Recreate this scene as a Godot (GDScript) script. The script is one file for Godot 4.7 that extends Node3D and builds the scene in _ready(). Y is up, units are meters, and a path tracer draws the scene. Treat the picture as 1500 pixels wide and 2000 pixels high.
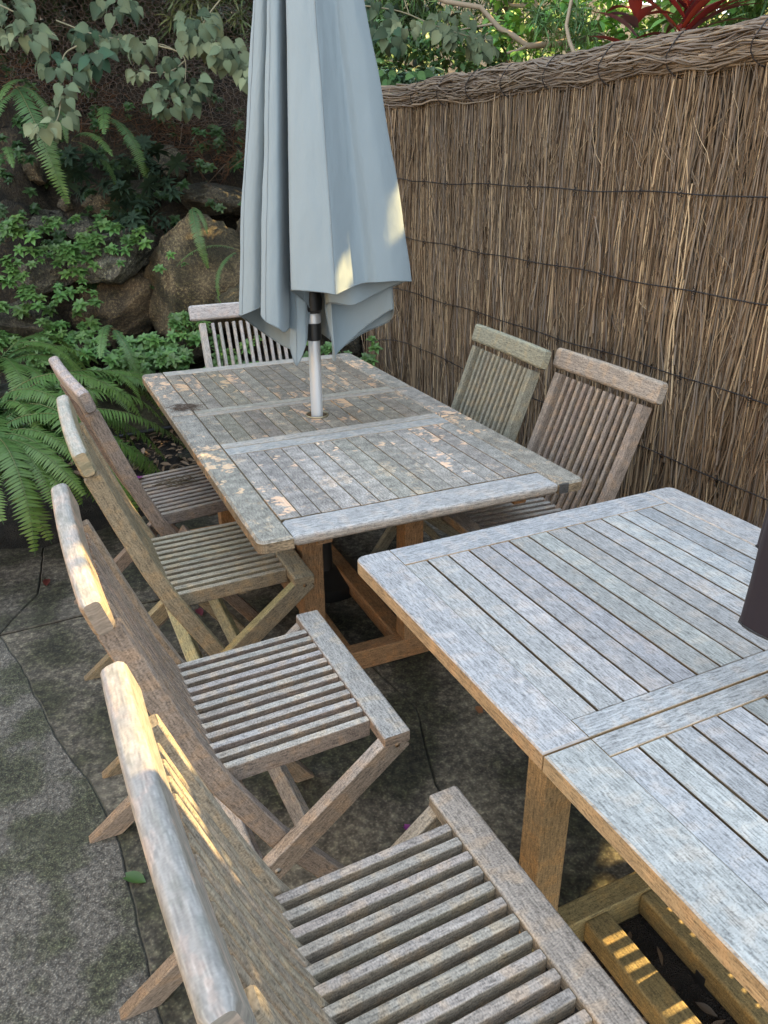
extends Node3D
# Patio with two weathered teak tables, folding chairs, a closed parasol and a brushwood fence.

class MB:
	var v := PackedVector3Array()
	var n := PackedVector3Array()
	var uv := PackedVector2Array()
	var c := PackedColorArray()
	var ix := PackedInt32Array()
	func add(p: Vector3, nn: Vector3, t: Vector2, col: Color) -> int:
		v.append(p); n.append(nn); uv.append(t); c.append(col)
		return v.size() - 1
	func tri(a: int, b: int, d: int) -> void:
		# clockwise seen from the side that the normals point to
		if (v[b] - v[a]).cross(v[d] - v[a]).dot(n[a] + n[b] + n[d]) > 0.0:
			ix.append(a); ix.append(d); ix.append(b)
		else:
			ix.append(a); ix.append(b); ix.append(d)
	func quad(a: int, b: int, d: int, e: int) -> void:
		tri(a, b, d); tri(a, d, e)
	func mesh(m: Material) -> ArrayMesh:
		var am := ArrayMesh.new()
		var ar := []
		ar.resize(Mesh.ARRAY_MAX)
		ar[Mesh.ARRAY_VERTEX] = v; ar[Mesh.ARRAY_NORMAL] = n; ar[Mesh.ARRAY_TEX_UV] = uv; ar[Mesh.ARRAY_COLOR] = c; ar[Mesh.ARRAY_INDEX] = ix
		am.add_surface_from_arrays(Mesh.PRIMITIVE_TRIANGLES, ar)
		am.surface_set_material(0, m)
		return am

var rng := RandomNumberGenerator.new()
var cam: Camera3D
var M := {}
var taken := {}

const CAM_H := 1.6358
const FPX := 1516.7
const A1 := -0.4276
const A2 := -0.4463
const O1 := Vector3(-0.3232, 0, -1.7803)
const O2 := Vector3(-0.0746, 0, -1.7005)
var D1 := Vector3(sin(A1), 0, -cos(A1))
var E1 := Vector3(cos(A1), 0, sin(A1))
var SUN := Vector3.ZERO

func rr(a: float, b: float) -> float:
	return rng.randf_range(a, b)

func W(u: float, w: float, y: float) -> Vector3:      # a place on the patio: u along the far table, w across it
	return O1 + D1 * u + E1 * w + Vector3(0, y, 0)

func at(px: float, py: float, depth: float) -> Vector3:   # a place from a sight line and a distance
	return cam.transform * Vector3((px - 750.0) / FPX * depth, -(py - 1000.0) / FPX * depth, -depth)

# ------------------------------------------------------------------ naming
func numbered(called: String) -> String:
	if not taken.has(called):
		taken[called] = 0
		return called
	taken[called] += 1
	return "%s_%03d" % [called, taken[called]]

func tag(o: Node, label := "", category := "", group := "", kind := "") -> void:
	if label != "": o.set_meta("label", label)
	if category != "": o.set_meta("category", category)
	if group != "": o.set_meta("group", group)
	if kind != "": o.set_meta("kind", kind)

func thing(called: String, label: String, category: String, p := Vector3.ZERO, turn := 0.0, group := "") -> Node3D:
	var o := Node3D.new()
	o.name = numbered(called)
	o.position = p
	o.rotation.y = turn
	add_child(o, true)
	tag(o, label, category, group)
	return o

func put(called: String, mesh: Mesh, parent: Node, p := Vector3.ZERO) -> MeshInstance3D:
	var o := MeshInstance3D.new()
	var counts: Dictionary = parent.get_meta("_n", {}) if parent != self else taken
	if parent == self:
		o.name = numbered(called)
	else:
		var k: int = counts.get(called, -1) + 1
		counts[called] = k
		parent.set_meta("_n", counts)
		o.name = called if k == 0 else "%s_%03d" % [called, k]
	o.mesh = mesh
	o.position = p
	o.cast_shadow = GeometryInstance3D.SHADOW_CASTING_SETTING_ON
	parent.add_child(o, true)
	return o

func put_multi(called: String, mesh: Mesh, places: Array, colors: Array, parent: Node) -> MultiMeshInstance3D:
	var mm := MultiMesh.new()
	mm.transform_format = MultiMesh.TRANSFORM_3D
	mm.use_colors = true
	mm.mesh = mesh
	mm.instance_count = places.size()
	for i in places.size():
		mm.set_instance_transform(i, places[i])
		mm.set_instance_color(i, colors[i])
	var o := MultiMeshInstance3D.new()
	o.name = numbered(called) if parent == self else called
	o.multimesh = mm
	parent.add_child(o, true)
	tag(o, "", "", "", "stuff")
	return o

func clean(o: Node) -> void:
	if o.has_meta("_n"): o.remove_meta("_n")
	for k in o.get_children(): clean(k)

# ------------------------------------------------------------------ shapes
func section(w: float, h: float, r: float, k: int) -> Array:   # rounded rectangle: [points, normals]
	var ps: Array[Vector2] = []
	var ns: Array[Vector2] = []
	r = minf(r, minf(w, h) * 0.499)
	for q in 4:
		var cx := (w * 0.5 - r) * (1.0 if q == 0 or q == 3 else -1.0)
		var cy := (h * 0.5 - r) * (1.0 if q < 2 else -1.0)
		for i in k + 1:
			var a := PI * 0.5 * (q + float(i) / k)
			var nn := Vector2(cos(a), sin(a))
			ps.append(Vector2(cx, cy) + nn * r)
			ns.append(nn)
	return [ps, ns]

# sweeps a rounded rectangle along pts. side is constant; ups may fix the second axis ring by ring.
func sweep(mb: MB, pts: Array, side: Vector3, w: float, h: float, r: float, k: int, off: Vector2, ct: Color, cs: Color, foot := -1) -> void:
	var sec := section(w, h, r, k)
	var ps: Array = sec[0]
	var ns: Array = sec[1]
	var m := ps.size()
	var rings := []        # [centre, up, shrink, length]
	var len := 0.0
	var last := pts.size() - 1
	for i in pts.size():
		var t: Vector3
		if i == 0: t = pts[1] - pts[0]
		elif i == last: t = pts[last] - pts[last - 1]
		else: t = (pts[i + 1] - pts[i]).normalized() + (pts[i] - pts[i - 1]).normalized()
		t = t.normalized()
		var up := t.cross(side).normalized() * -1.0
		if i > 0: len += pts[i].distance_to(pts[i - 1])
		if i == 0:
			rings.append([pts[0], up, r * 0.7, 0.0])
			rings.append([pts[0] + t * r * 0.7, up, 0.0, r * 0.7])
		elif i == last:
			if foot == 1:      # cut level with the ground
				var fl := Vector3(up.x, 0, up.z)
				fl = fl.normalized() / maxf(0.25, absf(t.y))
				rings.append([pts[last], fl, 0.0, len])
			else:
				rings.append([pts[last] - t * r * 0.7, up, 0.0, len - r * 0.7])
				rings.append([pts[last], up, r * 0.7, len])
		else:
			rings.append([pts[i], up, 0.0, len])
	var per := 0.0
	var base := mb.v.size()
	var acc := [0.0]
	for j in m:
		per += (ps[(j + 1) % m] - ps[j]).length()
		acc.append(per)
	for ri in rings.size():
		var rg: Array = rings[ri]
		for j in m + 1:
			var p2: Vector2 = ps[j % m]
			var n2: Vector2 = ns[j % m]
			if rg[2] > 0.0: p2 -= n2 * rg[2] * 0.6 + Vector2(signf(p2.x), signf(p2.y)) * 0.0
			var nn: Vector3 = (side * n2.x + (rg[1] as Vector3).normalized() * n2.y).normalized()
			var p3: Vector3 = rg[0] + side * p2.x + (rg[1] as Vector3) * p2.y
			var f := smoothstep(0.25, 0.85, nn.y)
			mb.add(p3, nn, off + Vector2(rg[3], acc[j]), cs.lerp(ct, f))
	for ri in rings.size() - 1:
		for j in m:
			var a := base + ri * (m + 1) + j
			mb.quad(a, a + 1, a + m + 2, a + m + 1)
	for e in 2:
		var rg: Array = rings[0] if e == 0 else rings[rings.size() - 1]
		var o: int = base if e == 0 else base + (rings.size() - 1) * (m + 1)
		var t2: Vector3 = (pts[0] - pts[1]).normalized() if e == 0 else (pts[last] - pts[last - 1]).normalized()
		var c0 := mb.add(rg[0], t2, off + Vector2(0, 0.05), cs * 0.85)
		var first := mb.v.size()
		for j in m:
			var p2: Vector2 = ps[j]
			mb.add(mb.v[o + j], t2, off + Vector2(p2.x * 0.4, p2.y + 0.05), cs * 0.9)
		for j in m:
			mb.tri(c0, first + j, first + (j + 1) % m)

func beam(a: Vector3, b: Vector3, side: Vector3, w: float, h: float, r: float, m: Material, ct: Color, cs: Color, k := 1, foot := -1) -> ArrayMesh:
	var mb := MB.new()
	sweep(mb, [a, b], side, w, h, r, k, Vector2(rr(0.0, 1.0), rr(0.0, 0.3)), ct, cs, foot)
	return mb.mesh(m)

# a flat board cut to an outline (x, z) with bevelled top edges
func board(poly: PackedVector2Array, y0: float, y1: float, b: float, m: Material, ct: Color, cs: Color, off := Vector2(-1, 0)) -> ArrayMesh:
	var mb := MB.new()
	var k := poly.size()
	if off.x < 0.0: off = Vector2(rr(0.0, 1.0), rr(0.0, 0.35))
	if Geometry2D.is_polygon_clockwise(poly): poly.reverse()
	var inset: Array[Vector2] = []
	var outn: Array[Vector2] = []
	for i in k:
		var p := poly[i]
		var d1 := (p - poly[(i + k - 1) % k]).normalized()
		var d2 := (poly[(i + 1) % k] - p).normalized()
		var n1 := Vector2(-d1.y, d1.x)
		var n2 := Vector2(-d2.y, d2.x)
		var mid := n1 + n2
		if mid.length() < 0.01: mid = n1
		mid = mid.normalized()
		var q := mid / maxf(0.4, mid.dot(n1))
		# for a counter-clockwise outline (in x, z read as x, y) the left normal points inwards
		inset.append(p + q * b)
		outn.append(-mid)
	var lo := 1e9
	for p in poly: lo = minf(lo, p.x)
	var tris := Geometry2D.triangulate_polygon(poly)
	for lay in 2:
		var nn := Vector3(0, 1, 0) if lay == 0 else Vector3(0, -1, 0)
		var s := mb.v.size()
		for i in k:
			var p: Vector2 = inset[i] if lay == 0 else poly[i]
			mb.add(Vector3(p.x, y1 if lay == 0 else y0, p.y), nn, off + Vector2(-poly[i].y, poly[i].x - lo), ct if lay == 0 else cs)
		for i in range(0, tris.size(), 3):
			mb.tri(s + tris[i], s + tris[i + 1], s + tris[i + 2])
	for i in k:
		var j := (i + 1) % k
		var p := poly[i]
		var q := poly[j]
		var d := (q - p).normalized()
		var n2 := Vector2(d.y, -d.x)
		var n3 := Vector3(n2.x, 0, n2.y)
		var nb := (n3 + Vector3.UP).normalized()
		var ua := off + Vector2(-p.y, 0.02)
		var ub := off + Vector2(-q.y + absf(d.x) * 0.02, 0.02)
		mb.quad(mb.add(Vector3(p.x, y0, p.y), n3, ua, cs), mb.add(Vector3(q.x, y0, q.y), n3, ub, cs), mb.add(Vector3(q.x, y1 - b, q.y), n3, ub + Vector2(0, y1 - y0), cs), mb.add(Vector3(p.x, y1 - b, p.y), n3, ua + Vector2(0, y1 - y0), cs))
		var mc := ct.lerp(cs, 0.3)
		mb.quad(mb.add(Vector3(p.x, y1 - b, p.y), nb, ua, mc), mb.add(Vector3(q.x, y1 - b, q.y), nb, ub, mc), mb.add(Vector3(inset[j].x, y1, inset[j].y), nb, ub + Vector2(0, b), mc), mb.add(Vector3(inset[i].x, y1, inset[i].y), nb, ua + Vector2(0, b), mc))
	return mb.mesh(m)

func rect(x0: float, x1: float, z0: float, z1: float) -> PackedVector2Array:
	return PackedVector2Array([Vector2(x0, z0), Vector2(x1, z0), Vector2(x1, z1), Vector2(x0, z1)])

func tube(mb: MB, pts: Array, r0: float, r1: float, sides: int, col: Color, col2 := Color(-1, 0, 0)) -> void:
	var s0 := mb.v.size()
	var k := pts.size()
	var ref := Vector3(0.31, 0.2, 0.93)
	for i in k:
		var t: Vector3 = (pts[mini(i + 1, k - 1)] - pts[maxi(i - 1, 0)]).normalized()
		var a := t.cross(ref).normalized()
		if absf(t.dot(ref)) > 0.97: a = t.cross(Vector3.UP).normalized()
		var b := t.cross(a)
		var f := float(i) / (k - 1)
		var r := lerpf(r0, r1, f)
		var cc := col if col2.r < 0.0 else col.lerp(col2, f)
		for j in sides:
			var q := TAU * j / sides
			var nn := a * cos(q) + b * sin(q)
			mb.add(pts[i] + nn * r, nn, Vector2(f, float(j) / sides), cc)
	for i in k - 1:
		for j in sides:
			var a := s0 + i * sides + j
			var b := s0 + i * sides + (j + 1) % sides
			mb.quad(a, b, b + sides, a + sides)
	for e in 2:
		var o := s0 if e == 0 else s0 + (k - 1) * sides
		for j in range(1, sides - 1):
			mb.ix.append(o); mb.ix.append(o + (j if e == 0 else j + 1)); mb.ix.append(o + (j + 1 if e == 0 else j))

func lathe(mb: MB, prof: Array, sides: int, col: Color, centre := Vector3.ZERO) -> void:  # prof: Vector2(radius, y) from bottom to top
	for i in prof.size() - 1:
		var p: Vector2 = prof[i]
		var q: Vector2 = prof[i + 1]
		var d := (q - p)
		var nn := Vector2(d.y, -d.x).normalized()
		var s := mb.v.size()
		for j in sides + 1:
			var a := TAU * j / sides
			var dir := Vector3(cos(a), 0, sin(a))
			var n3 := (dir * nn.x + Vector3(0, nn.y, 0)).normalized()
			mb.add(centre + dir * p.x + Vector3(0, p.y, 0), n3, Vector2(float(j) / sides, p.y), col)
			mb.add(centre + dir * q.x + Vector3(0, q.y, 0), n3, Vector2(float(j) / sides, q.y), col)
		for j in sides:
			mb.quad(s + j * 2, s + j * 2 + 2, s + j * 2 + 3, s + j * 2 + 1)

# a leaf blade along +z with its face up; prof gives half widths from base to tip
func leaf(mb: MB, tf: Transform3D, length: float, width: float, prof: Array, fold: float, droop: float, col: Color, col2: Color) -> void:
	var k := prof.size()
	var s := mb.v.size()
	for i in k:
		var f := float(i) / (k - 1)
		var y := -droop * f * f * length
		var z := length * f * (1.0 - 0.25 * droop * f)
		var hw: float = prof[i] * width * 0.5
		var cc := col.lerp(col2, f)
		var back: float = -0.1 * length if (i == 0 and hw > 0.02 * width) else 0.0
		mb.add(tf * Vector3(-hw, y + hw * fold, z + back), (tf.basis * Vector3(fold, 1, droop * f)).normalized(), Vector2(0, f), cc)
		mb.add(tf * Vector3(0, y, z), (tf.basis * Vector3(0, 1, droop * f)).normalized(), Vector2(0.5, f), cc * 1.12)
		mb.add(tf * Vector3(hw, y + hw * fold, z + back), (tf.basis * Vector3(-fold, 1, droop * f)).normalized(), Vector2(1, f), cc)
	for i in k - 1:
		var a := s + i * 3
		mb.quad(a, a + 1, a + 4, a + 3)
		mb.quad(a + 1, a + 2, a + 5, a + 4)

func aim(p: Vector3, z: Vector3, up: Vector3) -> Transform3D:
	z = z.normalized()
	var x := up.cross(z)
	if x.length() < 0.01: x = Vector3(1, 0, 0).cross(z)
	x = x.normalized()
	return Transform3D(Basis(x, z.cross(x), z), p)

# ------------------------------------------------------------------ materials
func noise(seed_: int, freq: float, oct := 3, type := FastNoiseLite.TYPE_SIMPLEX_SMOOTH) -> FastNoiseLite:
	var f := FastNoiseLite.new()
	f.seed = seed_
	f.noise_type = type
	f.frequency = freq
	f.fractal_octaves = oct
	f.fractal_type = FastNoiseLite.FRACTAL_FBM if oct > 1 else FastNoiseLite.FRACTAL_NONE
	return f

# weathered wood: 2 m along the grain by 0.5 m across. style 0 = silvered and finely furrowed, 1 = blotched, lichened and flaking, 2 = brown and speckled
func wood(seed_: int, style: int) -> StandardMaterial3D:
	var w := 1024
	var h := 512
	var n1 := noise(seed_, 1.0, 3)
	var n2 := noise(seed_ + 1, 1.0, 2)
	var n3 := noise(seed_ + 2, 1.0, 3)
	var n4 := noise(seed_ + 3, 1.0, 4)
	var alb := PackedByteArray()
	var hgt := PackedByteArray()
	alb.resize(w * h * 3)
	hgt.resize(w * h)
	var i := 0
	for y in h:
		var V := float(y) / h * 0.5
		for x in w:
			var U := float(x) / w * 2.0
			var wob := V + 0.004 * n3.get_noise_2d(U * 2.0, V * 12.0)
			var streak := n1.get_noise_2d(U * 3.6, wob * 300.0)
			var fine := n2.get_noise_2d(U * 15.0, wob * 760.0)
			var blot := n3.get_noise_2d(U * 9.0, V * 24.0)
			var speck := n4.get_noise_2d(U * 130.0, V * 330.0)
			var l := 0.82 + 0.13 * streak + 0.09 * fine + 0.06 * blot
			var g := 0.5 + 0.34 * streak + 0.3 * fine
			if fine < -0.30:
				l -= 0.10
				g -= 0.2
			var cr := l
			var cg := l
			var cb := l
			if style == 3:
				l = 0.82 + 0.11 * streak + 0.12 * fine + 0.03 * blot + 0.06 * speck
				g = 0.5 + 0.12 * streak + 0.1 * fine
				var worn := n4.get_noise_2d(U * 4.5, V * 48.0) + 0.3 * n3.get_noise_2d(U * 24.0, V * 110.0)
				cr = l; cg = l; cb = l
				var wk := smoothstep(0.12, 0.38, worn)
				var dk := smoothstep(0.12, 0.45, -worn)
				cr *= 1.0 + 0.10 * wk - 0.09 * dk; cg *= 1.0 + 0.05 * wk - 0.08 * dk; cb *= 1.0 + 0.03 * wk - 0.09 * dk
			elif style == 0:
				l += 0.07 * speck
				if speck < -0.30: l -= 0.07
				cr = l; cg = l; cb = l
				var wm := smoothstep(0.0, 0.5, blot)
				cr += 0.025 * wm; cb -= 0.02 * wm
			elif style == 1:
				l += 0.13 * speck + 0.10 * blot
				if speck > 0.20 + 0.2 * streak: l += 0.10
				if speck < -0.18: l -= 0.14
				l *= 0.84
				cr = l; cg = l * 0.99; cb = l * 0.965
				var flake := n4.get_noise_2d(U * 5.0 + 40.0, V * 24.0) + 0.5 * n3.get_noise_2d(U * 30.0, V * 60.0)
				if U > 1.0 and flake > 0.05 + 0.45 * smoothstep(0.06, 0.30, absf(U - 1.56)):
					cr = 1.03 + 0.12 * streak; cg = 0.89 + 0.12 * streak; cb = 0.77 + 0.10 * streak
					g += 0.22
				elif U < 1.0 and flake > 0.36:
					cr *= 1.16; cg *= 1.10; cb *= 1.04
			else:
				l += 0.07 * speck
				if speck < -0.26: l -= 0.10
				if speck > 0.30: l += 0.07
				cr = l; cg = l * 0.985; cb = l * 0.97
				var wm := smoothstep(0.0, 0.5, blot)
				cr *= 1.0 + 0.04 * wm; cb *= 1.0 - 0.05 * wm
			alb[i * 3] = int(clampf(cr * 0.96, 0.02, 1.0) * 255.0)
			alb[i * 3 + 1] = int(clampf(cg * 0.96, 0.02, 1.0) * 255.0)
			alb[i * 3 + 2] = int(clampf(cb * 0.96, 0.02, 1.0) * 255.0)
			hgt[i] = int(clampf(g, 0.0, 1.0) * 255.0)
			i += 1
	var m := StandardMaterial3D.new()
	m.albedo_texture = ImageTexture.create_from_image(Image.create_from_data(w, h, false, Image.FORMAT_RGB8, alb))
	m.vertex_color_use_as_albedo = true
	m.roughness = 0.72
	m.metallic_specular = 0.45
	m.heightmap_enabled = true
	m.heightmap_texture = ImageTexture.create_from_image(Image.create_from_data(w, h, false, Image.FORMAT_L8, hgt))
	m.heightmap_scale = 0.08
	return m

# mottled mineral surface, drawn in the world's own metres
func mineral(seed_: int, per_m: float, grit: float, lichen: float, rough := 0.9, blotch := 0.52) -> StandardMaterial3D:
	var w := 1024
	var a := noise(seed_, 0.004, 5).get_seamless_image(w, w)
	var b := noise(seed_ + 1, 0.05, 4).get_seamless_image(w, w)
	var d := noise(seed_ + 2, 0.16, 2).get_seamless_image(w, w)
	for im in [a, b, d]: im.convert(Image.FORMAT_L8)
	var pa: PackedByteArray = a.get_data()
	var pb: PackedByteArray = b.get_data()
	var pd: PackedByteArray = d.get_data()
	var out := PackedByteArray()
	var hg := PackedByteArray()
	out.resize(w * w * 3)
	hg.resize(w * w)
	for i in w * w:
		var x := pa[i] / 255.0
		var y := pb[i] / 255.0
		var z := pd[i] / 255.0
		var l := 0.34 + blotch * (x - 0.5) + 0.3 * (y - 0.5) + grit * (z - 0.5)
		var r := l
		var g := l
		var bl := l
		if y > 0.6 and x > 0.42:
			var k := lichen * minf(1.0, (y - 0.6) * 8.0)
			r += 0.10 * k; g += 0.11 * k; bl += 0.08 * k
		if y < 0.34: l *= 0.8
		if z > 0.74:
			r += grit * 0.5; g += grit * 0.5; bl += grit * 0.5
		var st := clampf((0.52 - x) * 4.0, 0.0, 1.0)
		r *= 1.0 - 0.10 * st; g *= 1.0 - 0.04 * st; bl *= 1.0 - 0.2 * st
		out[i * 3] = int(clampf(r, 0.03, 1.0) * 255.0)
		out[i * 3 + 1] = int(clampf(g, 0.03, 1.0) * 255.0)
		out[i * 3 + 2] = int(clampf(bl, 0.03, 1.0) * 255.0)
		hg[i] = int(clampf(0.5 + 0.5 * (y - 0.5) + 0.6 * grit * 2.0 * (z - 0.5), 0.0, 1.0) * 255.0)
	var m := StandardMaterial3D.new()
	m.albedo_texture = ImageTexture.create_from_image(Image.create_from_data(w, w, false, Image.FORMAT_RGB8, out))
	m.heightmap_enabled = true
	m.heightmap_texture = ImageTexture.create_from_image(Image.create_from_data(w, w, false, Image.FORMAT_L8, hg))
	m.heightmap_scale = 0.4
	m.uv1_triplanar = true
	m.uv1_world_triplanar = true
	m.uv1_scale = Vector3.ONE * per_m
	m.roughness = rough
	m.vertex_color_use_as_albedo = true
	return m

func plain(rough: float, spec := 0.5, back := Color.BLACK, metal := 0.0) -> StandardMaterial3D:
	var m := StandardMaterial3D.new()
	m.vertex_color_use_as_albedo = true
	m.roughness = rough
	m.metallic_specular = spec
	m.metallic = metal
	if back != Color.BLACK:
		m.backlight_enabled = true
		m.backlight = back
		m.cull_mode = BaseMaterial3D.CULL_DISABLED
	return m

func make_materials() -> void:
	M.silver = wood(11, 0)
	M.blotch = wood(23, 1)
	M.brown = wood(37, 2)
	M.worn = wood(53, 3)
	M.silver_b = wood(71, 0)
	M.concrete = mineral(5, 0.55, 0.18, 0.45, 0.9, 0.36)
	M.rough_concrete = mineral(9, 0.95, 0.24, 0.1, 0.9, 0.24)
	M.rock = mineral(15, 0.9, 0.3, 1.4)
	M.rock.heightmap_scale = 1.6
	M.soil = mineral(21, 1.3, 0.5, 0.0, 1.0)
	M.soil.heightmap_scale = 2.0
	M.leaf = plain(0.5, 0.5, Color(0.3, 0.3, 0.3))
	M.matte_leaf = plain(0.75, 0.35, Color(0.22, 0.22, 0.22))
	M.frond = plain(0.5, 0.45, Color(0.3, 0.3, 0.3))
	M.twig = plain(0.85, 0.3)
	M.wire = plain(0.55, 0.5)
	M.metal = plain(0.38, 0.5, Color.BLACK, 0.55)
	M.black = plain(0.4, 0.5)
	M.brass = plain(0.5, 0.5, Color.BLACK, 1.0)
	var cl := StandardMaterial3D.new()
	cl.vertex_color_use_as_albedo = true
	cl.roughness = 0.85
	cl.metallic_specular = 0.3
	cl.cull_mode = BaseMaterial3D.CULL_DISABLED
	cl.backlight_enabled = true
	cl.backlight = Color(0.05, 0.05, 0.05)
	cl.rim_enabled = true
	cl.rim = 0.3
	var wn := noise(51, 0.02, 4).get_seamless_image(512, 512)
	wn.convert(Image.FORMAT_L8)
	cl.heightmap_enabled = true
	cl.heightmap_texture = ImageTexture.create_from_image(wn)
	cl.heightmap_scale = 0.12
	M.cloth = cl

# ------------------------------------------------------------------ furniture
func vary(c: Color, k := 0.12) -> Color:
	var f := rr(1.0 - k, 1.0 + k)
	return Color(c.r * f * rr(0.97, 1.03), c.g * f, c.b * f * rr(0.96, 1.04))

func func_grey(c: Color) -> Color:
	var l := c.get_luminance()
	return Color(l, l * 0.98, l * 0.94)

# origin on the ground under the front edge of the seat; the chair faces +x
func chair(label: String, p: Vector2, yaw: float, m: Material, ct: Color, cs: Color, rail_m: Material, rail_t: Color, rail_s: Color, seat_t: Color) -> Node3D:
	var t := thing("folding_chair", label, "chair", Vector3(p.x, 0, p.y), -yaw, "slatted folding chairs around the two tables")
	var grey_of := func_grey(cs)
	cs = cs.lerp(grey_of, 0.35)
	var Z := Vector3(0, 0, 1)
	var path := [Vector3(-0.590, 1.0, 0), Vector3(-0.563, 0.91, 0), Vector3(-0.513, 0.765, 0), Vector3(-0.458, 0.615, 0), Vector3(-0.404, 0.492, 0), Vector3(-0.352, 0.396, 0), Vector3(-0.301, 0.303, 0), Vector3(-0.21, 0.175, 0), Vector3(-0.085, 0.0, 0)]
	for s in [-1.0, 1.0]:
		var mb := MB.new()
		var pts := []
		for i in path.size():
			if i > 0 : pts.append(path[i] + Z * s * 0.224)
		sweep(mb, pts, Z, 0.030, 0.047, 0.004, 1, Vector2(rr(0, .8), rr(0, .3)), vary(ct), vary(cs), 1)
		put("back_post", mb.mesh(m), t)
		put("leg", beam(Vector3(-0.018, 0.497, s * 0.257), Vector3(-0.634, 0.0, s * 0.257), Z, 0.033, 0.056, 0.004, m, vary(ct), vary(cs), 1, 1), t)
	for s in [-1.0, 1.0]:
		for q in [[Vector3(-0.318, 0.256, s * 0.2738), 0.0075, Color(0.30, 0.27, 0.22)], [Vector3(-0.033, 0.488, s * 0.2738), 0.0065, Color(0.22, 0.15, 0.09)]]:
			var c0: Vector3 = q[0]
			var mp := MB.new()
			tube(mp, [c0 - Z * s * 0.006, c0 + Z * s * 0.0012, c0 + Z * s * 0.0022], q[1], q[1] * 0.8, 10, q[2])
			put("pivot_pin", mp.mesh(M.wire), t)
	# top rail, slightly dished and tilted with the back
	var mb2 := MB.new()
	var rp := []
	for i in 9:
		var f := i / 4.0 - 1.0
		rp.append(Vector3(-0.578 - 0.006 * (1.0 - f * f), 0.960, f * 0.277))
	# section is turned so that its long side follows the posts
	var tilt := Vector3(0.96, 0.28, 0).normalized()
	sweep(mb2, rp, tilt, 0.038, 0.074, 0.013, 3, Vector2(rr(0, 1), rr(0, .2)), vary(rail_t, .05), vary(rail_s, .05))
	put("top_rail", mb2.mesh(rail_m), t)
	put("lower_back_rail", beam(Vector3(-0.372, 0.447, -0.209), Vector3(-0.372, 0.447, 0.209), Vector3(0.9, 0.42, 0).normalized(), 0.026, 0.05, 0.004, m, vary(ct), vary(cs)), t)
	for i in 11:
		var z := (i - 5) * 0.0348
		var mb3 := MB.new()
		var pts2 := []
		for k in [1, 2, 3, 4]: pts2.append(path[k] + Vector3(0.004, 0, z))
		pts2.append(Vector3(-0.379, 0.452, z))
		sweep(mb3, pts2, Z, 0.0165, 0.018, 0.004, 1, Vector2(rr(0, 1), rr(0, .3)), vary(ct), vary(cs))
		put("back_slat", mb3.mesh(m), t)
	# seat
	put("front_rail", beam(Vector3(-0.033, 0.5025, -0.2745), Vector3(-0.033, 0.5025, 0.2745), Vector3(1, 0, 0), 0.064, 0.032, 0.006, m, vary(seat_t, .05), vary(cs), 2), t)
	for i in 12:
		var z := (i - 5.5) * 0.0352
		var outer := i == 0 or i == 11
		var hh := 0.044 if outer else 0.034
		put("seat_slat", beam(Vector3(-0.0655, 0.514 - hh * 0.5, z), Vector3(-0.407, 0.507 - hh * 0.5, z), Z, 0.0195, hh, 0.0025, m, vary(seat_t, .1), vary(cs)), t)
	for x in [-0.20, -0.335]:
		put("seat_bearer", beam(Vector3(x, 0.464, -0.188), Vector3(x, 0.464, 0.188), Vector3(1, 0, 0), 0.03, 0.02, 0.003, m, vary(ct), vary(cs)), t)
	put("stretcher", beam(Vector3(-0.362, 0.262, -0.2395), Vector3(-0.362, 0.262, 0.2395), Vector3(0.78, 0.63, 0), 0.045, 0.03, 0.006, m, vary(ct), vary(cs), 2), t)
	put("stretcher", beam(Vector3(-0.215, 0.238, -0.2085), Vector3(-0.215, 0.238, 0.2085), Vector3(0.78, -0.63, 0), 0.030, 0.040, 0.005, m, vary(ct), vary(cs), 2), t)
	return t

func corner_outline(x0: float, x1: float, z0: float, z1: float, rx: float, rz: float, r: float) -> PackedVector2Array:
	# rectangle with its corner at (rx, rz) rounded
	var out := PackedVector2Array()
	for c in [Vector2(x0, z0), Vector2(x1, z0), Vector2(x1, z1), Vector2(x0, z1)]:
		if is_equal_approx(c.x, rx) and is_equal_approx(c.y, rz):
			var ctr := Vector2(c.x + (r if rx == x0 else -r), c.y + (r if rz == z0 else -r))
			var a0: float = (c - Vector2(ctr.x, c.y)).angle()
			var pts: Array[Vector2] = []
			for i in 6:
				var f := i / 5.0
				var vx := Vector2((c.x - ctr.x) * sin(f * PI / 2), (c.y - ctr.y) * cos(f * PI / 2))
				pts.append(ctr + vx)
			# order along the walk
			var prev: Vector2 = out[out.size() - 1] if out.size() else Vector2(x0, z1)
			if pts[0].distance_to(prev) > pts[5].distance_to(prev): pts.reverse()
			for q in pts: out.append(q)
		else:
			out.append(c)
	return out

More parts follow.
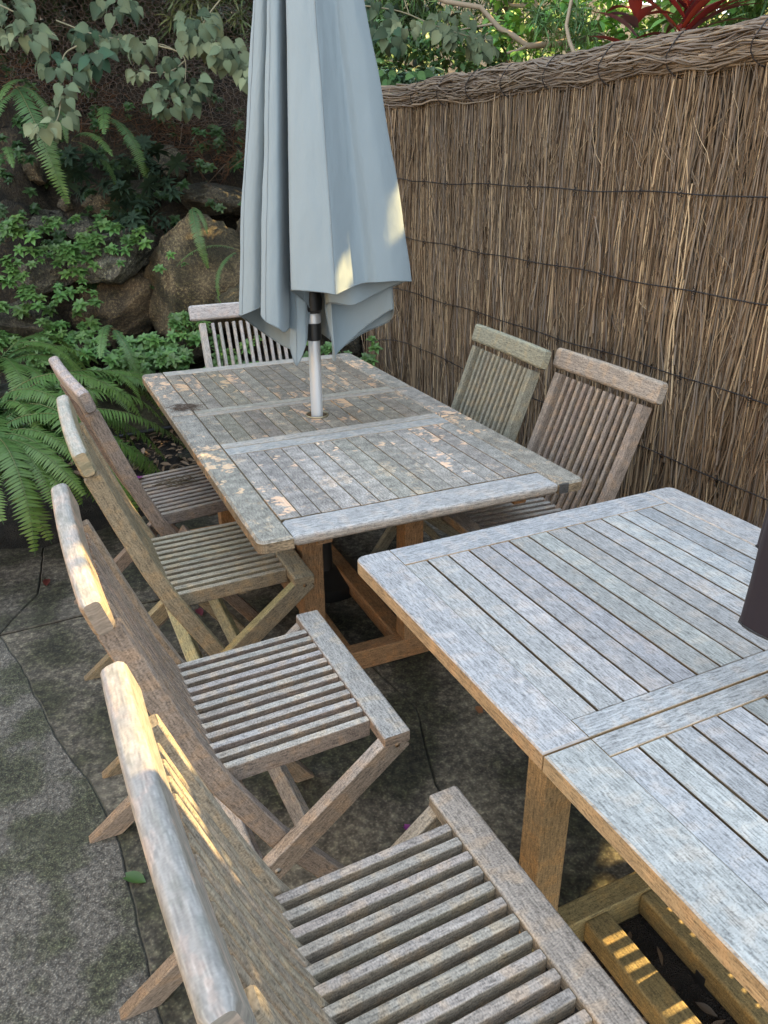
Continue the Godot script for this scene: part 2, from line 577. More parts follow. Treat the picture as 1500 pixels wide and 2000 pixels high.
# local x runs across the table, -z along it
func table_panel(t: Node3D, u0: float, u1: float, gap: float, m: Material, ct: Color, cs: Color, flake := 0.0, hole := Vector2(-9, 0)) -> void:
	var pitch := (0.938 - 0.097) / 14.0
	for i in 14:
		var x0 := 0.097 + i * pitch + (gap * 0.5 if i > 0 else 0.0005)
		var x1 := 0.097 + (i + 1) * pitch - (gap * 0.5 if i < 13 else 0.0005)
		var y := 0.7385 + rr(-0.0009, 0.0009)
		var c := vary(ct, 0.16)
		var off := Vector2(rr(-0.1, 0.25) - maxf(0.0, u0 - 0.2) * 0.9, rr(0.0, 0.4))
		if rng.randf() < flake * (1.0 if i > 0 and i < 9 else 0.35): off = Vector2(1.0 + rr(-0.06, 0.04) + (0.0 if flake > 0.5 else 0.3 - u0 * 0.9), rr(0.0, 0.4))
		var poly := PackedVector2Array()
		if hole.x > x0 - 0.042 and hole.x < x1 + 0.042:
			var r := 0.040
			var left: bool = hole.x > (x0 + x1) * 0.5     # the hole bites into this board's right side
			var ex: float = x1 if left else x0
			var notch: Array[Vector2] = []
			for k in 13:
				var a := -PI / 2 + PI * k / 12.0
				var hx: float = hole.x + (-cos(a) if left else cos(a)) * r
				hx = minf(hx, ex) if left else maxf(hx, ex)
				notch.append(Vector2(hx, -hole.y + sin(a) * r))
			if left:
				poly.append(Vector2(x0, -u1)); poly.append(Vector2(x1, -u1))
				for q in notch: poly.append(q)
				poly.append(Vector2(x1, -u0)); poly.append(Vector2(x0, -u0))
			else:
				poly.append(Vector2(x0, -u1)); poly.append(Vector2(x1, -u1)); poly.append(Vector2(x1, -u0)); poly.append(Vector2(x0, -u0))
				notch.reverse()
				for q in notch: poly.append(q)
			put("plank", board(poly, 0.716, y, 0.0006, m, c, vary(cs), off), t)
			continue
		poly = rect(x0, x1, -u1, -u0)
		put("plank", board(poly, 0.716, y, 0.0012, M.silver_b if m == M.silver and rng.randf() < 0.5 else m, c, vary(cs), off), t)

func rail_board(t: Node3D, called: String, u0: float, u1: float, m: Material, ct: Color, cs: Color) -> void:
	# grain runs across the table, so the board is a beam along x
	put(called, beam(Vector3(0.0975, 0.723, -(u0 + u1) * 0.5), Vector3(0.9375, 0.723, -(u0 + u1) * 0.5), Vector3(0, 0, 1), u1 - u0, 0.034, 0.0022, m, vary(ct, .06), vary(cs)), t)

func table_base(t: Node3D, feet: Array, leg_w: Array, beam_w: Array, m: Material, ct: Color, cs: Color) -> void:
	for u in feet:
		put("foot_beam", beam(Vector3(0.06, 0.04, -u), Vector3(0.975, 0.04, -u), Vector3(0, 0, 1), 0.056, 0.08, 0.005, m, ct, cs), t)
		for w in leg_w:
			put("leg", beam(Vector3(w, 0.0805, -u), Vector3(w, 0.7, -u), Vector3(1, 0, 0), 0.072, 0.066, 0.004, m, vary(ct), vary(cs)), t)
		put("top_bearer", beam(Vector3(0.08, 0.68, -u - 0.053), Vector3(0.955, 0.68, -u - 0.053), Vector3(0, 0, 1), 0.034, 0.06, 0.004, m, ct, cs), t)
	for w in beam_w:
		put("floor_stretcher", beam(Vector3(w, 0.044, -feet[0] - 0.029), Vector3(w, 0.044, -feet[1] + 0.029), Vector3(1, 0, 0), 0.066, 0.06, 0.008, m, vary(ct), vary(cs), 2), t)
	for w in [0.20, 0.835]:
		put("runner", beam(Vector3(w, 0.69, -0.05), Vector3(w, 0.69, -1.855), Vector3(1, 0, 0), 0.045, 0.032, 0.003, m, vary(ct), vary(cs)), t)

func far_table() -> Node3D:
	var t := thing("dining_table", "large weathered grey table with lichened planks and the blue parasol standing in it", "table", O1, -A1, "two slatted patio tables")
	var ct := Color(0.58, 0.545, 0.50)
	var cs := Color(0.46, 0.34, 0.22)
	var cuts := [[0.0, 0.747], [0.751, 1.187], [1.191, 1.905]]
	for c in cuts:
		for s in 2:
			var x0: float = 0.0 if s == 0 else 0.9385
			var x1: float = 0.0965 if s == 0 else 1.035
			var ox: float = 0.0 if s == 0 else 1.035
			var poly := rect(x0, x1, -c[1], -c[0])
			if c[0] == 0.0: poly = corner_outline(x0, x1, -c[1], -c[0], ox, -c[0], 0.022)
			elif c[0] > 1.19: poly = corner_outline(x0, x1, -c[1], -c[0], ox, -c[1], 0.022)
			put("stile", board(poly, 0.706, 0.741, 0.007, M.blotch, vary(ct, .06), vary(cs), Vector2(rr(0, .2), rr(0, .3))), t)
	put("end_rail", beam(Vector3(0.0975, 0.7235, -0.0575), Vector3(0.9375, 0.7235, -0.0575), Vector3(0, 0, 1), 0.115, 0.035, 0.014, M.silver, Color(0.54, 0.54, 0.535), Color(0.47, 0.40, 0.33), 3), t)
	rail_board(t, "cross_rail", 0.678, 0.747, M.silver, Color(0.56, 0.55, 0.52), cs)
	rail_board(t, "cross_rail", 0.751, 0.800, M.silver, Color(0.54, 0.53, 0.49), cs)
	rail_board(t, "cross_rail", 1.146, 1.187, M.silver, Color(0.47, 0.44, 0.38), cs)
	rail_board(t, "cross_rail", 1.191, 1.232, M.silver, Color(0.48, 0.45, 0.39), cs)
	rail_board(t, "end_rail", 1.828, 1.905, M.silver, Color(0.55, 0.53, 0.49), cs)
	table_panel(t, 0.1175, 0.6765, 0.003, M.blotch, Color(0.66, 0.63, 0.60), cs, 0.9)
	table_panel(t, 0.802, 1.1445, 0.003, M.blotch, Color(0.51, 0.465, 0.40), cs, 0.25, Vector2(0.5175, 0.972))
	table_panel(t, 1.2335, 1.8265, 0.003, M.blotch, Color(0.48, 0.435, 0.37), cs, 0.12)
	var honey := Color(0.42, 0.25, 0.125)
	table_base(t, [0.36, 1.545], [0.255, 0.615], [0.37, 0.60], M.brown, honey * 1.05, honey)
	var mb := MB.new()
	var prof := []
	for i in 9:
		var a := PI * 2 * i / 8.0
		prof.append(Vector2(0.041 + cos(a) * 0.0035, 0.742 - sin(a) * 0.0035))
	lathe(mb, prof, 28, Color(0.36, 0.32, 0.22), Vector3(0.5175, 0, -0.972))
	put("hole_ring", mb.mesh(M.brass), t)
	put("dark_end_grain", board(rect(0.9387, 0.972, -0.004, 0.0025), 0.7075, 0.7385, 0.001, M.silver, Color(0.10, 0.095, 0.09), Color(0.085, 0.08, 0.075)), t)
	return t

func near_table() -> Node3D:
	var t := thing("dining_table", "nearer silver grey table with wide gaps between its planks, cut by the right edge", "table", O2, -A2, "two slatted patio tables")
	var ct := Color(0.52, 0.525, 0.52)
	var cs := Color(0.56, 0.38, 0.20)
	# this table runs from u = 0 (its far end) towards the camera: build with u negative
	var cuts := [[-0.775, 0.0], [-1.554, -0.779]]
	for c in cuts:
		for s in 2:
			var x0: float = 0.0 if s == 0 else 0.9385
			var x1: float = 0.0965 if s == 0 else 1.035
			var ox: float = 0.0 if s == 0 else 1.035
			var poly := rect(x0, x1, -c[1], -c[0])
			if c[1] == 0.0: poly = corner_outline(x0, x1, -c[1], -c[0], ox, -c[1], 0.026)
			elif c[0] < -1.5: poly = corner_outline(x0, x1, -c[1], -c[0], ox, -c[0], 0.026)
			put("stile", board(poly, 0.706, 0.741, 0.003, M.silver, vary(ct, .04), vary(cs, .06), Vector2(rr(0.8, 1.0), rr(0, .35))), t)
	rail_board(t, "end_rail", -0.087, -0.0005, M.silver, ct, cs)
	rail_board(t, "cross_rail", -0.775, -0.7255, M.silver, ct * 0.97, cs)
	rail_board(t, "cross_rail", -0.8265, -0.779, M.silver, ct * 0.93, cs)
	rail_board(t, "end_rail", -1.554, -1.467, M.silver, ct, cs)
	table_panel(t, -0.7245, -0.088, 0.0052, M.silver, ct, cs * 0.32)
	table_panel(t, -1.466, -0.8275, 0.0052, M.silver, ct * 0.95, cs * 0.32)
	var honey := Color(0.46, 0.30, 0.145)
	var moss := Color(0.34, 0.27, 0.12)
	for u in [-0.642, -1.21]:
		put("foot_beam", beam(Vector3(0.06, 0.04, -u), Vector3(0.975, 0.04, -u), Vector3(0, 0, 1), 0.054, 0.08, 0.005, M.brown, moss, moss * 1.1), t)
		for w in [0.137, 0.898]:
			put("leg", beam(Vector3(w, 0.0805, -u), Vector3(w, 0.7, -u), Vector3(1, 0, 0), 0.072, 0.062, 0.004, M.brown, vary(honey), vary(honey)), t)
		put("top_bearer", beam(Vector3(0.08, 0.675, -u), Vector3(0.10, 0.675, -u), Vector3(0, 0, 1), 0.034, 0.05, 0.004, M.brown, honey, honey), t)
		put("top_bearer", beam(Vector3(0.174, 0.675, -u), Vector3(0.861, 0.675, -u), Vector3(0, 0, 1), 0.034, 0.05, 0.004, M.brown, honey, honey), t)
	for w in [0.290, 0.452, 0.745]:
		put("floor_stretcher", beam(Vector3(w, 0.044, 0.670), Vector3(w, 0.044, 1.182), Vector3(1, 0, 0), 0.066, 0.06, 0.008, M.brown, vary(moss), vary(moss), 2), t)
	return t

# ------------------------------------------------------------------ parasols
# outline: [right, towards the camera, hem height]; the cloth is lofted from the hem to the crown
func canopy(outline: Array, y_top: float, power: float, fx: Vector3, fz: Vector3, col: Color, m: Material, rows := 36) -> ArrayMesh:
	var mb := MB.new()
	var n := outline.size()
	var sub := 7
	var cols := n * sub
	var ring: Array[Vector3] = []
	for i in n:
		var p0: Vector3 = outline[(i + n - 1) % n]
		var p1: Vector3 = outline[i]
		var p2: Vector3 = outline[(i + 1) % n]
		var p3: Vector3 = outline[(i + 2) % n]
		for k in sub:
			var t := float(k) / sub
			# a tight curve: folds stay sharp where the points ask for it
			var h := p1.cubic_interpolate(p2, p0, p3, t)
			ring.append(h.lerp(p1.lerp(p2, t), 0.3))
	var wr := noise(77, 1.0, 3)
	var grid: Array[Vector3] = []
	for r in rows + 1:
		var f := float(r) / rows
		for c in cols:
			var p: Vector3 = ring[c]
			var y := lerpf(p.z, y_top, f)
			var s := (1.0 - pow(f, power)) * 0.97 + 0.03
			var q := Vector2(p.x, p.y)
			var pr := q.length()
			if pr < 0.16: q *= lerpf(1.0, pr / 0.16, 0.75 * minf(1.0, f * 1.6))     # the folds bite deeper higher up
			q *= s
			var wob := wr.get_noise_3d(p.x * 9.0, p.y * 9.0, y * 3.5) * 0.012 * s * (0.4 + f)
			var rad := q.normalized()
			q += rad * wob
			grid.append(fx * q.x + fz * q.y + Vector3(0, y, 0))
	last_grid = grid
	last_cols = cols
	var nrm: Array[Vector3] = []
	for r in rows + 1:
		for c in cols:
			var a := grid[r * cols + (c + 1) % cols] - grid[r * cols + (c + cols - 1) % cols]
			var b := grid[mini(r + 1, rows) * cols + c] - grid[maxi(r - 1, 0) * cols + c]
			nrm.append(a.cross(b).normalized())
	for r in rows + 1:
		for c in cols + 1:
			mb.add(grid[r * cols + c % cols], nrm[r * cols + c % cols], Vector2(c * 0.02, r * 0.05), col)
	for r in rows:
		for c in cols:
			var a := r * (cols + 1) + c
			mb.quad(a, a + 1, a + cols + 2, a + cols + 1)
	# a sewn hem of double cloth along the lower edge
	return mb.mesh(m)

var last_grid: Array[Vector3] = []
var last_cols := 0

func seam(i: int, col: Color, m: Material) -> ArrayMesh:     # a sewn seam running up the cloth from the hem
	var mb := MB.new()
	var pts := []
	for r in last_grid.size() / last_cols: pts.append(last_grid[r * last_cols + i * 7])
	tube(mb, pts, 0.0019, 0.0019, 4, col)
	return mb.mesh(m)

func hem(outline: Array, fx: Vector3, fz: Vector3, col: Color, m: Material) -> ArrayMesh:
	var mb := MB.new()
	var n := outline.size()
	var pts := []
	for i in n:
		for k in 7:
			var t := k / 7.0
			var p0: Vector3 = outline[(i + n - 1) % n]
			var p1: Vector3 = outline[i]
			var p2: Vector3 = outline[(i + 1) % n]
			var p3: Vector3 = outline[(i + 2) % n]
			var h := p1.cubic_interpolate(p2, p0, p3, t).lerp(p1.lerp(p2, t), 0.3)
			pts.append(fx * h.x + fz * h.y + Vector3(0, h.z, 0))
	pts.append(pts[0])
	tube(mb, pts, 0.0022, 0.0022, 4, col)
	return mb.mesh(m)

func pale_parasol() -> void:
	var p := W(0.972, 0.5175, 0)
	var t := thing("parasol", "closed pale blue parasol standing in the hole of the far table", "parasol", p, 0.0, "closed parasols")
	var grey := Color(0.62, 0.64, 0.66)
	var mb := MB.new()
	lathe(mb, [Vector2(0.0, 0.06), Vector2(0.0225, 0.06), Vector2(0.0225, 1.035), Vector2(0.0, 1.035)], 28, grey)
	put("pole", mb.mesh(M.metal), t)
	var mb2 := MB.new()
	var bk := Color(0.012, 0.012, 0.013)
	lathe(mb2, [Vector2(0.0, 1.03), Vector2(0.0275, 1.03), Vector2(0.0285, 1.034), Vector2(0.0285, 1.088), Vector2(0.0265, 1.092), Vector2(0.0265, 1.13), Vector2(0.034, 1.14), Vector2(0.036, 1.18), Vector2(0.03, 1.205), Vector2(0.02, 1.21), Vector2(0.02, 2.72), Vector2(0.0, 2.72)], 28, bk)
	put("runner_hub", mb2.mesh(M.black), t)
	var mb3 := MB.new()
	lathe(mb3, [Vector2(0.0270, 1.092), Vector2(0.0292, 1.096), Vector2(0.0292, 1.124), Vector2(0.0270, 1.128)], 24, grey)
	put("collar", mb3.mesh(M.metal), t)
	var cloth := Color(0.215, 0.262, 0.283)
	var fx := Vector3(0.996, 0, -0.09).normalized()
	var fz := Vector3(0.09, 0, 0.996).normalized()
	var o := [
		Vector3(-0.262, 0.02, 1.128), Vector3(-0.250, 0.075, 1.138), Vector3(-0.205, 0.095, 1.158), Vector3(-0.165, 0.060, 1.170), Vector3(-0.118, -0.03, 1.19), Vector3(-0.140, 0.03, 1.18),
		Vector3(-0.178, 0.140, 1.155), Vector3(-0.160, 0.185, 1.135), Vector3(-0.120, 0.190, 1.112), Vector3(-0.103, 0.150, 1.09), Vector3(-0.080, 0.01, 1.08),
		Vector3(-0.088, 0.05, 1.02), Vector3(-0.066, 0.085, 0.955), Vector3(-0.030, 0.075, 1.03), Vector3(-0.020, 0.030, 1.09), Vector3(-0.010, 0.03, 1.15), Vector3(-0.035, 0.08, 1.19),
		Vector3(-0.070, 0.17, 1.232), Vector3(-0.060, 0.225, 1.244), Vector3(-0.010, 0.250, 1.243), Vector3(0.045, 0.260, 1.238), Vector3(0.076, 0.262, 1.232),
		Vector3(0.100, 0.228, 1.236), Vector3(0.150, 0.150, 1.244), Vector3(0.185, 0.118, 1.248), Vector3(0.225, 0.128, 1.250), Vector3(0.290, 0.108, 1.250), Vector3(0.354, 0.050, 1.240), Vector3(0.340, 0.005, 1.235), Vector3(0.24, 0.03, 1.20),
		Vector3(0.14, 0.10, 1.17), Vector3(0.06, 0.11, 1.18), Vector3(0.045, 0.075, 1.15), Vector3(0.075, 0.10, 0.985), Vector3(0.066, 0.04, 0.965), Vector3(0.095, 0.0, 0.99),
		Vector3(0.20, -0.02, 1.075), Vector3(0.295, -0.01, 1.135), Vector3(0.285, -0.06, 1.08), Vector3(0.19, -0.10, 1.03), Vector3(0.10, -0.10, 0.975), Vector3(0.06, -0.05, 1.02),
		Vector3(0.02, -0.13, 1.03), Vector3(-0.03, -0.16, 0.99), Vector3(-0.05, -0.06, 0.95), Vector3(-0.085, -0.045, 0.985), Vector3(-0.12, -0.10, 0.99), Vector3(-0.19, -0.10, 1.04)]
	var cn := put("canopy", canopy(o, 2.95, 1.15, fx, fz, cloth, M.cloth), t)
	put("hem", hem(o, fx, fz, cloth * 0.92, M.cloth), cn)
	for i in [1, 7, 12, 21, 28, 37]: put("seam", seam(i, cloth * 0.97, M.cloth), cn)
	for k in 8:
		var a := TAU * k / 8.0 + 0.2
		var mr := MB.new()
		var d := fx * cos(a) + fz * sin(a)
		tube(mr, [d * 0.022 + Vector3(0, 2.7, 0), d * 0.045 + Vector3(0, 2.0, 0), d * 0.06 + Vector3(0, 1.32, 0)], 0.006, 0.006, 5, Color(0.02, 0.02, 0.02))
		put("rib", mr.mesh(M.black), t)
	var mf := MB.new()
	lathe(mf, [Vector2(0, 2.70), Vector2(0.04, 2.90), Vector2(0.035, 2.965), Vector2(0.012, 3.0), Vector2(0, 3.02)], 20, bk)
	put("finial", mf.mesh(M.black), t)
	var mg := MB.new()
	lathe(mg, [Vector2(0, 0.0), Vector2(0.17, 0.0), Vector2(0.17, 0.05), Vector2(0.04, 0.075), Vector2(0.032, 0.30), Vector2(0.0235, 0.30)], 28, Color(0.02, 0.02, 0.021))
	put("stand", mg.mesh(M.black), t)

func dark_parasol() -> void:
	var d2 := Vector3(sin(A2), 0, -cos(A2))
	var e2 := Vector3(cos(A2), 0, sin(A2))
	var p := O2 + d2 * -0.86 + e2 * 0.5175
	var t := thing("parasol", "dark charcoal closed parasol hanging into view at the right edge over the nearer table", "parasol", p, 0.0, "closed parasols")
	var mb := MB.new()
	lathe(mb, [Vector2(0.0, 0.06), Vector2(0.0225, 0.06), Vector2(0.0225, 2.7), Vector2(0.0, 2.7)], 24, Color(0.08, 0.08, 0.08))
	put("pole", mb.mesh(M.metal), t)
	var o := []
	for i in 16:
		var a := TAU * i / 16.0
		var r := 0.135 if i % 2 == 0 else 0.085
		o.append(Vector3(cos(a) * r, sin(a) * r, 0.97 + 0.05 * (0.5 + 0.5 * sin(a * 3.0 + 1.0))))
	# the panel that shows in the picture: a broad flat fold on the left
	o[7] = Vector3(-0.172, 0.045, 0.930)
	o[8] = Vector3(-0.09, -0.015, 0.955)
	o[9] = Vector3(-0.05, -0.02, 0.98)
	o[6] = Vector3(-0.10, 0.095, 0.908)
	o[5] = Vector3(-0.01, 0.12, 0.90)
	var c := Color(0.016, 0.0155, 0.017)
	var cn := put("canopy", canopy(o, 2.7, 1.3, Vector3(1, 0, 0), Vector3(0, 0, 1), c, M.cloth, 24), t)
	put("hem", hem(o, Vector3(1, 0, 0), Vector3(0, 0, 1), c * 1.3, M.cloth), cn)
	var mg := MB.new()
	lathe(mg, [Vector2(0, 0.0), Vector2(0.10, 0.0), Vector2(0.10, 0.04), Vector2(0.04, 0.075), Vector2(0.032, 0.30), Vector2(0.0235, 0.30)], 28, Color(0.02, 0.02, 0.021))
	put("stand", mg.mesh(M.black), t)

# ------------------------------------------------------------------ brushwood fence
func brush_color() -> Color:
	var k := rng.randf()
	var c := Color(0.125, 0.088, 0.060).lerp(Color(0.36, 0.275, 0.185), k * k)
	if rng.randf() < 0.28: c = c.lerp(Color(0.20, 0.175, 0.155), 0.7)
	if rng.randf() < 0.08: c = Color(0.46, 0.36, 0.24)
	var k2 := rr(0.58, 0.98)
	return Color(c.r * k2 * 1.03, c.g * k2, c.b * k2 * 0.94)

func fence_front(s: float) -> Vector3:     # the front line of the fence: s runs from the corner towards the camera; before the corner it bends to the left
	if s >= 0.0: return W(2.60 - s, 1.75, 0)
	return W(2.60 - s * 0.72, 1.75 + s * 0.75, 0)

func twig(mb: MB, s: float, y0: float, y1: float, lean: float, depth: float, r: float, col: Color, bend: float) -> void:
	var n := 5
	var pts := []
	var b1 := rr(-bend, bend)
	var b2 := rr(-bend, bend)
	for i in n:
		var f := float(i) / (n - 1)
		var ss := s + lean * f + b1 * sin(f * PI) + b2 * sin(f * TAU) * 0.5
		var out := depth + rr(-0.004, 0.004)
		var base := fence_front(ss)
		var nrm := -E1 if ss >= 0.0 else (-E1 * 0.72 - D1 * 0.70).normalized()
		pts.append(base + nrm * out + Vector3(0, lerpf(y0, y1, f), 0))
	tube(mb, pts, r, r * 0.55, 4, col, col * rr(0.85, 1.15))

func brush_fence() -> void:
	var t := thing("brushwood_fence", "tall brown brushwood fence tied with black wire, a rolled twig capping along its top", "fence")
	# core: tight dark brush behind the twigs one sees
	var core := MB.new()
	for part in [[-0.30, 0.0], [0.0, 3.1]]:
		var a := fence_front(part[0])
		var b := fence_front(part[1])
		var nn := E1 if part[0] >= 0.0 else (E1 * 0.72 + D1 * 0.70).normalized()
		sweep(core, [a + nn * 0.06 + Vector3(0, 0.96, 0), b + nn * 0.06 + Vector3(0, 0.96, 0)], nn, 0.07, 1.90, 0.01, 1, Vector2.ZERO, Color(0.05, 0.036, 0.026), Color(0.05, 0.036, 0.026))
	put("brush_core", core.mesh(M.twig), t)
	var bulk := MB.new()
	var fz := noise(611, 1.0, 2)
	for i in 9600:
		var s := rr(-0.29, 3.08)
		var y0 := rr(-0.0, 1.15) if rng.randf() < 0.75 else rr(0.0, 0.15)
		var y1 := minf(1.93, y0 + rr(0.6, 1.25))
		if y1 > 1.7: y1 = rr(1.88, 1.95)
		var lean := rr(-0.035, 0.035) + (0.03 if s > 1.5 else 0.0) * rng.randf()
		if rng.randf() < 0.16: lean = rr(-0.2, 0.2)
		lean += 0.07 * fz.get_noise_2d(s * 2.4, y0 * 1.5)
		var groove := 0.020 * fz.get_noise_2d(s * 16.0, y0 * 0.7)
		if groove < -0.0055 and rng.randf() < 0.7: continue
		twig(bulk, s, y0, y1, lean, rr(-0.022, 0.008) + groove, rr(0.0016, 0.0054), brush_color() * 1.12, 0.034)
	for i in 2600:      # fine crossing wisps
		var s := rr(-0.29, 3.08)
		var y0 := rr(0.05, 1.7)
		twig(bulk, s, y0, y0 + rr(0.10, 0.32), rr(-0.12, 0.12), rr(0.008, 0.022), rr(0.0009, 0.0016), brush_color() * 1.15, 0.03)
	var o := put("brush", bulk.mesh(M.twig), t)
	tag(o, "", "", "", "stuff")
	for i in 240:
		var mb := MB.new()
		var s := rr(-0.1, 3.05) if i % 3 else rr(1.6, 3.05)
		var y0 := rr(0.0, 1.0)
		var y1 := minf(1.93, y0 + rr(0.45, 0.95))
		var lean := rr(-0.07, 0.07)
		if i % 9 == 0: lean = rr(-0.28, 0.28)
		twig(mb, s, y0, y1, lean, rr(0.012, 0.024), rr(0.0035, 0.0062), brush_color() * 1.1, 0.04)
		put("twig", mb.mesh(M.twig), t)
	# capping roll
	var roll := MB.new()
	var wr := noise(91, 1.0, 2)
	for i in 1150:
		var s0 := rr(-0.34, 2.9)
		var len := rr(0.35, 0.95)
		var a0 := rr(0, TAU)
		var tw := rr(-0.8, 0.8)
		var rad := 0.066 * sqrt(rr(0.55, 1.06))
		var pts := []
		for k in 9:
			var f := k / 8.0
			var s := minf(s0 + len * f, 3.14)
			var ang := a0 + tw * f + 0.5 * wr.get_noise_2d(s * 3.2, i * 3.1)
			var rr2 := rad * (1.0 + 0.24 * wr.get_noise_2d(s * 4.0, i * 1.7)) * (0.94 + 0.08 * absf(sin((s + 0.1) * PI / 0.36)))
			if s < -0.1: rr2 *= clampf(1.0 + (s + 0.1) * 1.6, 0.4, 1.0)
			pts.append(fence_front(s) + E1 * 0.03 + Vector3(0, 1.955 + 0.012 * wr.get_noise_2d(s * 2.0, 7.0), 0) + (-E1 * cos(ang) + Vector3.UP * sin(ang)) * rr2)
		var c := brush_color().lerp(Color(0.225, 0.19, 0.16), 0.5) * 0.9
		if i < 60:
			var mb := MB.new()
			for k in pts.size(): pts[k] += (pts[k] - (fence_front(minf(s0 + len * k / 8.0, 3.14)) + E1 * 0.03 + Vector3(0, 1.955, 0))) * 0.12
			tube(mb, pts, rr(0.0035, 0.0062), 0.0028, 5, c * 1.15, c)
			put("roll_twig", mb.mesh(M.twig), t)
		else:
			tube(roll, pts, rr(0.0026, 0.0058), rr(0.0014, 0.0030), 4, c, c * rr(0.8, 1.15))
	var ro := put("capping_roll", roll.mesh(M.twig), t)
	tag(ro, "", "", "", "stuff")
	var bl := Color(0.012, 0.011, 0.011)
	# wires
	for y in [0.58, 0.90, 1.205, 1.52]:
		var mb := MB.new()
		var pts := []
		for i in 120:
			var s: float = -0.28 + 3.38 * i / 119.0
			var sag: float = 0.006 * sin(s * 8.0 + y * 9.0) * sin(s * 2.7)
			if s < 0.0: sag -= 0.02 * sin(s / 0.28 * PI)
			var nrm := -E1 if s >= 0.0 else (-E1 * 0.72 - D1 * 0.70).normalized()
			pts.append(fence_front(s) + nrm * 0.027 + Vector3(0, y + sag, 0))
		tube(mb, pts, 0.0024, 0.0024, 5, bl)
		# twisted ties
		for i in 9:
			var s: float = 0.12 + i * 0.34 + rr(-0.1, 0.1)
			var tp := []
			for k in 9:
				var f := k / 8.0
				tp.append(fence_front(s + 0.006 * sin(f * 20.0)) - E1 * (0.030 + 0.006 * sin(f * 14.0)) + Vector3(0, y + 0.006 * sin(s * 8.0 + y * 9.0) * sin(s * 2.7) + (f - 0.6) * 0.045, 0))
			tube(mb, tp, 0.0024, 0.0018, 4, bl)
		put("tie_wire", mb.mesh(M.wire), t)
	# bindings round the roll
	for s in [0.02, 0.32, 0.62, 0.93, 1.26, 1.62, 1.98, 2.34, 2.72, 3.06]:
		var mb := MB.new()
		var pts := []
		for k in 21:
			var a := TAU * k / 20.0
			pts.append(fence_front(s + 0.035 * sin(a * 0.5) + 0.01 * sin(a * 3.0)) + E1 * 0.03 + Vector3(0, 1.955, 0) + (-E1 * cos(a) + Vector3.UP * sin(a)) * 0.0745)
		tube(mb, pts, 0.0023, 0.0023, 5, bl)
		put("binding", mb.mesh(M.wire), t)

# ------------------------------------------------------------------ ground, rocks, bank
func slab(parent: Node, pts: Array, y: float, m: Material, col: Color, called := "slab") -> void:
	# an irregular slab: straight-ish edges broken into short crooked runs
	var poly := PackedVector2Array()
	for i in pts.size():
		var a: Vector2 = pts[i]
		var b: Vector2 = pts[(i + 1) % pts.size()]
		var steps := int(clampf(a.distance_to(b) / 0.05, 1, 60))
		var nrm := (b - a).orthogonal().normalized()
		if nrm.x + 0.01 * nrm.y < 0.0: nrm = -nrm
		for k in steps:
			var f := float(k) / steps
			var amp := 0.006 if k > 0 and a.distance_to(b) < 6.0 else 0.0
			poly.append(a.lerp(b, f) + nrm * crack.get_noise_2dv(a.lerp(b, f) * 9.0) * amp * 1.1 + nrm * crack.get_noise_2dv(a.lerp(b, f) * 40.0) * amp * 0.5)
	put(called, board(poly, y - 0.06, y, 0.004, m, col, col * 0.5, Vector2.ZERO), parent)

var crack: FastNoiseLite

